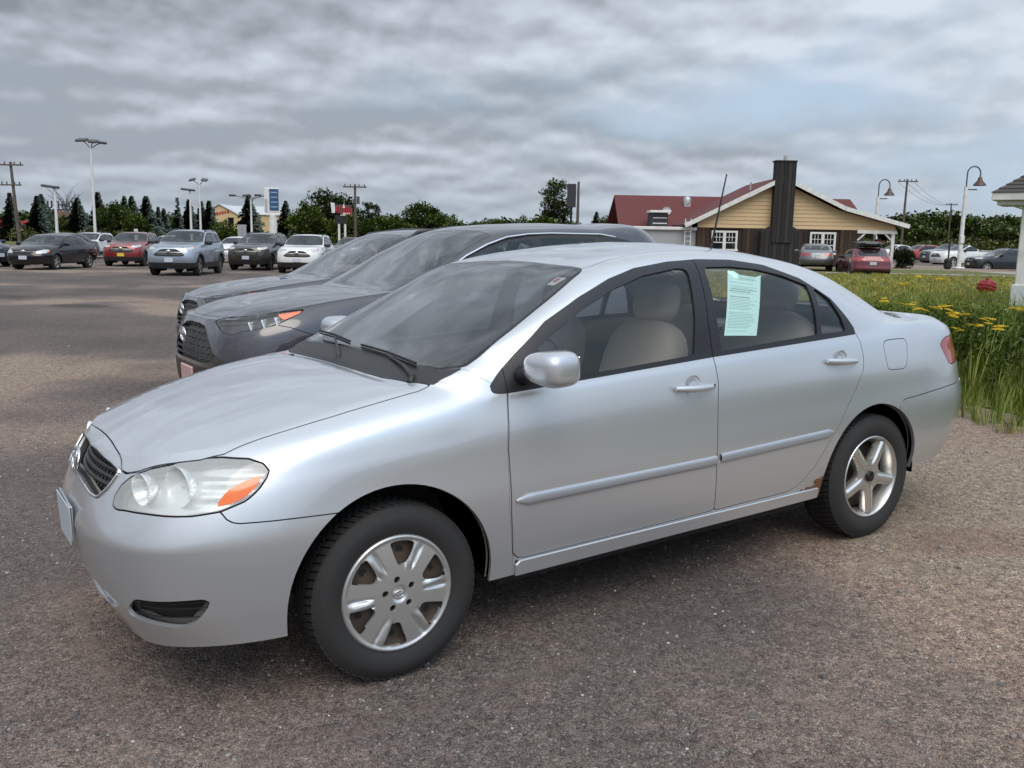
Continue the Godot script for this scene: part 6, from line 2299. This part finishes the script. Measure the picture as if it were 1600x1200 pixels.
func build_weeds(_M: Dictionary) -> void:
	var rng := RandomNumberGenerator.new()
	rng.seed = 808
	var m := leaf_mat(Color(0.70, 0.80, 0.30))
	var blades := blade_clump(rng, 26, 0.42, 0.0035, 0.10, 0.16).mesh()
	var tall := blade_clump(rng, 18, 0.62, 0.004, 0.10, 0.10).mesh()
	var lawn := blade_clump(rng, 22, 0.12, 0.004, 0.14, 0.30).mesh()
	var places := []
	var tints := []
	# tall rank growth along the edge of the lot
	var spots := []
	for k in 700:
		var n := rng.randf_range(-3.5, 13.0)
		var e := 4.65 + 4.6 * pow(rng.randf(), 0.85) + maxf(0.0, n - 6.0) * 0.22
		spots.append([e, n])
		var z := rng.randf_range(0.7, 1.25) * smoothstep(4.3, 5.6, e + 0.2 * sin(n * 3.0))
		if z < 0.15:
			z = 0.15
		places.append(Transform3D(Basis(Vector3.UP, rng.randf() * TAU).scaled(Vector3(1, z, 1)), on_ground(e, n)))
		var v := rng.randf_range(0.75, 1.2)
		tints.append(Color(v * rng.randf_range(0.9, 1.25), v, v * 0.9))
	instanced("tall_grass", "tall green grass growing rank along the edge of the lot", "grass", tall, m, places, tints)
	places = []
	tints = []
	for k in 3600:
		var n := rng.randf_range(-4.0, 15.0)
		var e := 4.45 + 5.2 * rng.randf()
		places.append(Transform3D(Basis(Vector3.UP, rng.randf() * TAU).scaled(Vector3.ONE * rng.randf_range(0.5, 1.0) * smoothstep(4.1, 5.3, e + 0.25 * sin(n * 2.3))), on_ground(e, n)))
		var v := rng.randf_range(0.75, 1.25)
		tints.append(Color(v * 1.1, v, v * 0.8))
	instanced("short_grass", "short green grass at the foot of the tall weeds", "grass", blades, m, places, tints)
	var kinds := []
	for k in 4:
		kinds.append(weed(rng, [0.72, 0.80, 0.62, 0.86][k], [7, 6, 9, 5][k], [Color(0.22, 0.34, 0.075), Color(0.26, 0.38, 0.085), Color(0.24, 0.36, 0.095), Color(0.30, 0.37, 0.11)][k], [0.17, 0.13, 0.12, 0.16][k]).mesh())
	for k in 4:
		places = []
		for j in 520:
			var n := rng.randf_range(-3.5, 12.5)
			var e := 4.95 + 3.8 * pow(rng.randf(), 0.9) + maxf(0.0, n - 6.0) * 0.2
			var z := rng.randf_range(0.5, 0.92) * smoothstep(4.5, 6.0, e + 0.3 * sin(n * 2.0 + k)) * smoothstep(14.5, 8.5, n)
			if z < 0.12:
				continue
			places.append(Transform3D(Basis(Vector3.UP, rng.randf() * TAU).scaled(Vector3(1, 1, 1) * maxf(z, 0.25)), on_ground(e, n)))
		instanced("leafy_weeds", ["broad leaved green weeds standing in a thicket beside the lot", "fine leaved green weeds standing in the thicket beside the lot", "low bushy weeds in the thicket beside the lot", "pale green upright weeds in the thicket beside the lot"][k], "weeds", kinds[k], m, places)
	places = []
	tints = []
	for k in 9000:
		var n := lerpf(2.0, 40.0, pow(rng.randf(), 1.3))
		var e := rng.randf_range(5.2, 8.0 + n * 0.62)
		if e > 31.5:
			continue
		places.append(Transform3D(Basis(Vector3.UP, rng.randf() * TAU).scaled(Vector3.ONE * rng.randf_range(0.7, 1.5)), on_ground(e, n)))
		var v := rng.randf_range(0.8, 1.3)
		tints.append(Color(v * rng.randf_range(1.1, 1.7), v * 1.1, v * 0.8))
	instanced("lawn_grass", "mown yellowish grass of the lawn before the brown building", "grass", lawn, m, places, tints)
	# tansy: yellow flat flower heads over green stalks, each plant on its own
	var stalk := weed(rng, 1.0, 1, Color(0.07, 0.11, 0.03), 0.10).mesh()
	var yellow := mat(Color(0.62, 0.42, 0.015), 0.8)
	var head := Surf.new()
	for k in 26:
		var a := TAU * k * 0.382
		var r := 0.012 * sqrt(float(k)) * 1.05
		head.add(blob(Vector3(0.009, 0.006, 0.009), 1.0, 6, 4), Transform3D(Basis(), Vector3(cos(a) * r, 0.012 - r * r * 2.0, sin(a) * r)))
	var heads := head.mesh()
	var list := [[5.17, 5.51, 0.76], [5.29, 5.64, 0.70], [5.42, 5.68, 0.68], [5.54, 6.04, 0.62], [5.67, 5.88, 0.55], [5.18, 4.69, 0.69], [6.45, 8.36, 0.94], [6.56, 9.22, 0.92], [6.69, 10.04, 0.78], [5.64, 7.42, 0.67], [5.17, 6.04, 0.69], [5.29, 4.40, 0.81], [5.40, 7.52, 0.70], [5.55, 5.88, 0.49], [5.65, 6.72, 0.66], [5.19, 4.51, 0.64]]
	for q in list:
		var o := thing("tansy", "tall green stalk with flat yellow flower heads in the weeds", "flower", on_ground(q[0], q[1]), rng.randf() * TAU, "yellow flowering stalks beside the lot")
		var st := put_mesh(stalk, "stalk", m, o)
		st.scale = Vector3(1, q[2], 1)
		for j in 4:
			var h := put_mesh(heads, "flower_head", yellow, o)
			h.position = Vector3(rng.randf_range(-0.06, 0.06), q[2] * rng.randf_range(0.98, 1.05), rng.randf_range(-0.06, 0.06))
			h.rotation = Vector3(rng.randf_range(-0.3, 0.3), 0, rng.randf_range(-0.3, 0.3))
			h.scale = Vector3.ONE * rng.randf_range(0.45, 0.75)
	# small white blossoms scattered through the weeds
	var dot := Leaves.new()
	for k in 7:
		var d := any_dir(rng) * 0.02
		dot.tri(d, d + Vector3(0.012, 0, 0), d + Vector3(0, 0.003, 0.012), Vector3.UP, Color(0.62, 0.62, 0.52))
		dot.tri(d, d - Vector3(0.012, 0, 0), d + Vector3(0, 0.003, -0.012), Vector3.UP, Color(0.62, 0.62, 0.52))
	places = []
	for k in 160:
		places.append(Transform3D(Basis(Vector3.UP, rng.randf() * TAU).scaled(Vector3.ONE * rng.randf_range(0.6, 1.2)), on_ground(rng.randf_range(4.9, 8.0), rng.randf_range(-1.0, 9.0), rng.randf_range(0.2, 0.85))))
	instanced("white_blossoms", "tiny white blossoms scattered through the weeds", "flowers", dot.mesh(), m, places)

# the lot tilts a little where the near cars stand
const LOT := Transform3D(Vector3(0.999576, 0.028549, -0.005684), Vector3(-0.028649, 0.999422, -0.018303), Vector3(0.005158, 0.018458, 0.999816), Vector3(0.000551, -0.037114, 0.007389))

func stand(o: Node3D, at: Vector3, turn := 0.0) -> void:
	o.transform = LOT * Transform3D(Basis(Vector3.UP, turn), at)

func place_car(o: Node3D, e: float, n: float, turn: float, size: Vector3, up := 0.0) -> void:
	o.position = on_ground(e, n, up)
	o.rotation.y = turn
	o.scale = size

func build_far_cars(M: Dictionary) -> void:
	var suv := {"called": "crossover", "label": "silver crossover with black wheel arches facing the lot", "paint": M.car_silver, "step": 0.07, "across": 4, "clad": true, "rails": true, "mirror_paint": false, "group": "cars parked across the lot"}
	var a := build_car(SUV_U, SUV, SUV_FORM, M, suv)
	a.set_meta("base_name", "crossover")
	place_car(a, -11.67, 29.78, 1.051, Vector3(1.02, 1.03, 0.985))
	var rows := [
		["red crossover with black trim and a yellow plate, beside the black coupe", -17.17, 38.27, 1.140, Vector3(0.98, 0.96, 0.97), M.car_red, true],
		["dark grey-brown wagon between the silver and the white crossover", -10.77, 36.28, 0.992, Vector3(1.06, 1.0, 1.0), M.car_brown, true],
		["white wagon with black lower trim nearest the dark crossovers", -8.13, 34.28, 1.044, Vector3(1.06, 0.99, 1.0), M.car_white, false],
		["white roofed SUV half hidden behind the black coupe", -24.63, 49.28, 1.035, Vector3(1.05, 0.93, 1.0), M.car_white, false],
		["blue-grey car peeking out behind the white wagon", -12.40, 51.27, 0.892, Vector3(1.0, 0.95, 1.0), M.car_blue, false],
		["dark wagon showing its roof beside the white wagon", -9.00, 49.27, 0.925, Vector3(1.0, 0.93, 1.0), M.car_dark, false]]
	for r in rows:
		var c := copy_of(a, r[0], Vector3.ZERO, 0.0)
		place_car(c, r[1], r[2], r[3], r[4])
		recolour(c, M.car_silver, r[5])
		if r[6]:
			recolour(c, M.alloy, M.plastic)
		if r[5] == M.car_red:
			c.get_node("front_plate").material_override = M.plate_yellow
	for q in [["maroon minivan with a black cargo box on its roof", 18.76, 44.01, -2.308, Vector3(1.10, 0.95, 1.04), M.car_maroon, -0.30], ["dark grey crossover seen from the side beside the white lamp post", 32.69, 58.46, -0.511, Vector3(1.0, 0.99, 0.99), M.car_dark, -0.25], ["bright red SUV beyond the bush", 38.82, 84.66, -0.273, Vector3(1.05, 1.06, 1.0), M.car_red2, -0.1]]:
		var c := copy_of(a, q[0], Vector3.ZERO, 0.0)
		c.set_meta("group", "cars parked by the brown building")
		place_car(c, q[1], q[2], q[3], q[4], q[6])
		recolour(c, M.car_silver, q[5])
		if q[5] == M.car_maroon:
			c.name = "minivan"
			var box := thing("cargo_box", "black rooftop cargo box on the maroon minivan", "cargo box", Vector3.ZERO)
			box.transform = c.transform
			var b := blob(Vector3(1.0, 0.15, 0.55), 0.5, 24, 14)
			put(Surf.new().add(b, Transform3D(Basis(), Vector3(2.35, 1.82, 0.05))), "lid", M.black_gloss, box)
			put(slab_at(Vector3(2.35, 1.70, 0.05), Vector3(1.5, 0.06, 1.0), 0.01), "bars", M.plastic, box)
	var sd := {"called": "coupe", "label": "black coupe with pale headlights parked across the lot", "paint": M.car_black, "step": 0.06, "across": 4, "group": "cars parked across the lot"}
	var form := SEDAN_FORM.duplicate()
	form.glass = [[0.590,0.984, 0.815,0.992, 1.70,1.020, 1.74,1.150, 1.70,1.352, 1.60,1.37, 1.382,1.370, 1.195,1.347, 1.027,1.301, 0.846,1.234, 0.691,1.154, 0.602,1.100], [1.80,1.345, 1.853,1.352, 2.011,1.321, 2.20,1.25, 2.34,1.10, 2.35,1.05, 1.82,1.03]]
	var b := build_car(SEDAN_U, SEDAN, form, M, sd)
	b.set_meta("base_name", "far_sedan")
	place_car(b, -18.43, 32.78, 0.990, Vector3(1.06, 0.97, 1.04))
	for r in [["dark sedan cut off by the edge beside the black coupe", -21.55, 34.87, 2.006, Vector3(1.05, 1.0, 1.02), M.car_navy], ["dark brown sedan hidden behind the black coupe", -23.41, 43.27, 0.875, Vector3(1.04, 1.0, 1.02), M.car_brown], ["white sedan glimpsed between the silver and the brown car", -15.11, 47.28, 0.959, Vector3(1.0, 0.98, 1.0), M.car_white], ["white sedan glimpsed behind the red crossover", -20.41, 51.28, 1.025, Vector3(1.0, 0.98, 1.0), M.car_white], ["grey hatchback seen from behind at the wall of the brown building", 17.52, 46.91, -2.429, Vector3(0.98, 0.98, 1.05), M.car_grey], ["white sedan parked behind the porch post", 37.72, 86.75, -0.167, Vector3(1.05, 1.1, 1.0), M.car_white]]:
		var c := copy_of(b, r[0], Vector3.ZERO, 0.0)
		place_car(c, r[1], r[2], r[3], r[4])
		recolour(c, M.car_black, r[5])
	var tf := SUV_FORM.duplicate()
	tf.windows = [0.72,1.132, 0.80,1.123, 1.5,1.132, 1.97,1.14, 2.0,1.25, 1.98,1.44, 1.90,1.50, 1.72,1.52, 1.5,1.505, 1.15,1.41, 0.88,1.255]
	tf.glass = [[0.95,1.155, 1.38,1.158, 1.40,1.44, 1.18,1.38, 0.98,1.25], [1.46,1.16, 1.90,1.165, 1.92,1.42, 1.80,1.48, 1.50,1.475]]
	tf.backlight = [2.00,0.0, 2.0,0.5, 2.02,0.62, 2.08,0.62, 2.12,0.5, 2.12,0.0]
	var tr := build_car(SUV_U, pickup_guides(), tf, M, {"called": "pickup_truck", "category": "truck", "label": "white crew-cab pickup facing the lawn beside the grey pickup", "paint": M.car_white, "step": 0.07, "across": 4, "mirror_paint": false, "group": "pickups by the brush"})
	tr.set_meta("base_name", "pickup_truck")
	place_car(tr, 36.50, 71.66, -0.273, Vector3(1.22, 1.12, 1.07), -0.15)
	var t2 := copy_of(tr, "dark grey pickup parked behind the white pickup", Vector3.ZERO, 0.0)
	place_car(t2, 38.77, 78.67, -0.263, Vector3(1.22, 1.16, 1.07), -0.1)
	recolour(t2, M.car_white, M.car_grey)

func build_paper(M: Dictionary) -> void:
	# printed form taped inside the rear door glass, and a stock sticker on the screen
	var w := 256
	var h := 384
	var im := Image.create(w, h, false, Image.FORMAT_RGB8)
	im.fill(Color(0.78, 0.93, 0.90))
	var rng := RandomNumberGenerator.new()
	rng.seed = 33
	var y := 14
	while y < h - 14:
		var big := y in range(24, 40) or y in range(104, 118) or y in range(140, 150)
		var x := 16 + (50 if y < 60 else 0) + rng.randi() % 8
		var stop := w - 18 - rng.randi() % 60
		while x < stop:
			var l := 4 + rng.randi() % 12
			im.fill_rect(Rect2i(x, y, mini(l, stop - x), 5 if big else 3), Color(0.30, 0.42, 0.42) if big else Color(0.46, 0.62, 0.60))
			x += l + 3
		y += 9 if not big else 12
		if rng.randf() < 0.10:
			y += 12
	var m := mat(Color(1, 1, 1), 0.7)
	m.albedo_texture = ImageTexture.create_from_image(im)
	var o := thing("paper_form", "pale green printed form taped inside the sedan's rear door window", "paper")
	o.transform = LOT
	var a := [Vector3(1.680, 1.352, 0.681), Vector3(1.878, 1.324, 0.695), Vector3(1.752, 1.070, 0.787), Vector3(1.556, 1.084, 0.785)]
	var p := PackedVector3Array()
	var uv := PackedVector2Array()
	var n := PackedVector3Array()
	var t := PackedInt32Array()
	for j in 9:
		for i in 7:
			var u := i / 6.0
			var v := j / 8.0
			var q: Vector3 = a[0].lerp(a[1], u).lerp(a[3].lerp(a[2], u), v)
			q.z += 0.004 * sin(u * 5.0 + v * 2.0) - 0.004 * sin(PI * v) + 0.010 * sin(PI * v)
			if j == 0 and i > 1 and i < 6:
				q.y -= 0.012
			p.append(q)
			uv.append(Vector2(u, v))
			n.append(Vector3(0, 0.35, 0.94).normalized())
	for j in 8:
		for i in 6:
			var k := j * 7 + i
			t.append_array([k, k + 1, k + 8, k, k + 8, k + 7])
	var arr := []
	arr.resize(Mesh.ARRAY_MAX)
	arr[Mesh.ARRAY_VERTEX] = p
	arr[Mesh.ARRAY_NORMAL] = n
	arr[Mesh.ARRAY_TEX_UV] = uv
	arr[Mesh.ARRAY_INDEX] = t
	var me := ArrayMesh.new()
	me.add_surface_from_arrays(Mesh.PRIMITIVE_TRIANGLES, arr)
	put_mesh(me, "sheet", m, o)
	var s := thing("stock_sticker", "small white and red sticker inside the top corner of the sedan's windshield", "sticker")
	s.transform = LOT
	var q := [Vector3(0.832, 1.318, 0.522), Vector3(0.838, 1.316, 0.560), Vector3(0.902, 1.343, 0.562), Vector3(0.897, 1.345, 0.505)]
	var f := Surf.new()
	f.flat(q[0], q[1], q[2], q[3])
	put(f, "label_sheet", mat(Color(0.78, 0.80, 0.74), 0.6), s)
	var g := Surf.new()
	var up := Vector3(-0.001, 0.002, 0.0005)
	g.flat(q[0].lerp(q[3], 0.35).lerp(q[1].lerp(q[2], 0.35), 0.25) + up, q[0].lerp(q[3], 0.35).lerp(q[1].lerp(q[2], 0.35), 0.6) + up, q[0].lerp(q[3], 0.85).lerp(q[1].lerp(q[2], 0.85), 0.6) + up, q[0].lerp(q[3], 0.85).lerp(q[1].lerp(q[2], 0.85), 0.25) + up)
	put(g, "red_print", mat(Color(0.5, 0.06, 0.05), 0.6), s)

func build() -> void:
	var M := materials()
	build_ground(M)
	build_brown_house(M)
	build_porch_corner(M)
	build_far_buildings(M)
	build_signs(M)
	build_trees(M)
	var sedan := build_sedan(M)
	stand(sedan, Vector3.ZERO)
	build_paper(M)
	var near := {"called": "suv", "label": "dark grey crossover parked right beside the silver sedan", "paint": M.grey_paint, "step": 0.03, "across": 8, "clad": true, "near": true, "mirror_paint": false, "plate": M.plate_red}
	var rav := build_car(SUV_U, SUV, SUV_FORM, M, near)
	stand(rav, Vector3(1.12, 0, -3.3))
	near.label = "second dark grey crossover with roof rails, hidden behind the first"
	near.rails = true
	var rav2 := build_car(SUV_U, SUV, SUV_FORM, M, near)
	stand(rav2, Vector3(1.75, 0, -6.1))
	build_far_cars(M)
	build_clutter(M)
	build_weeds(M)
	build_stones(M)
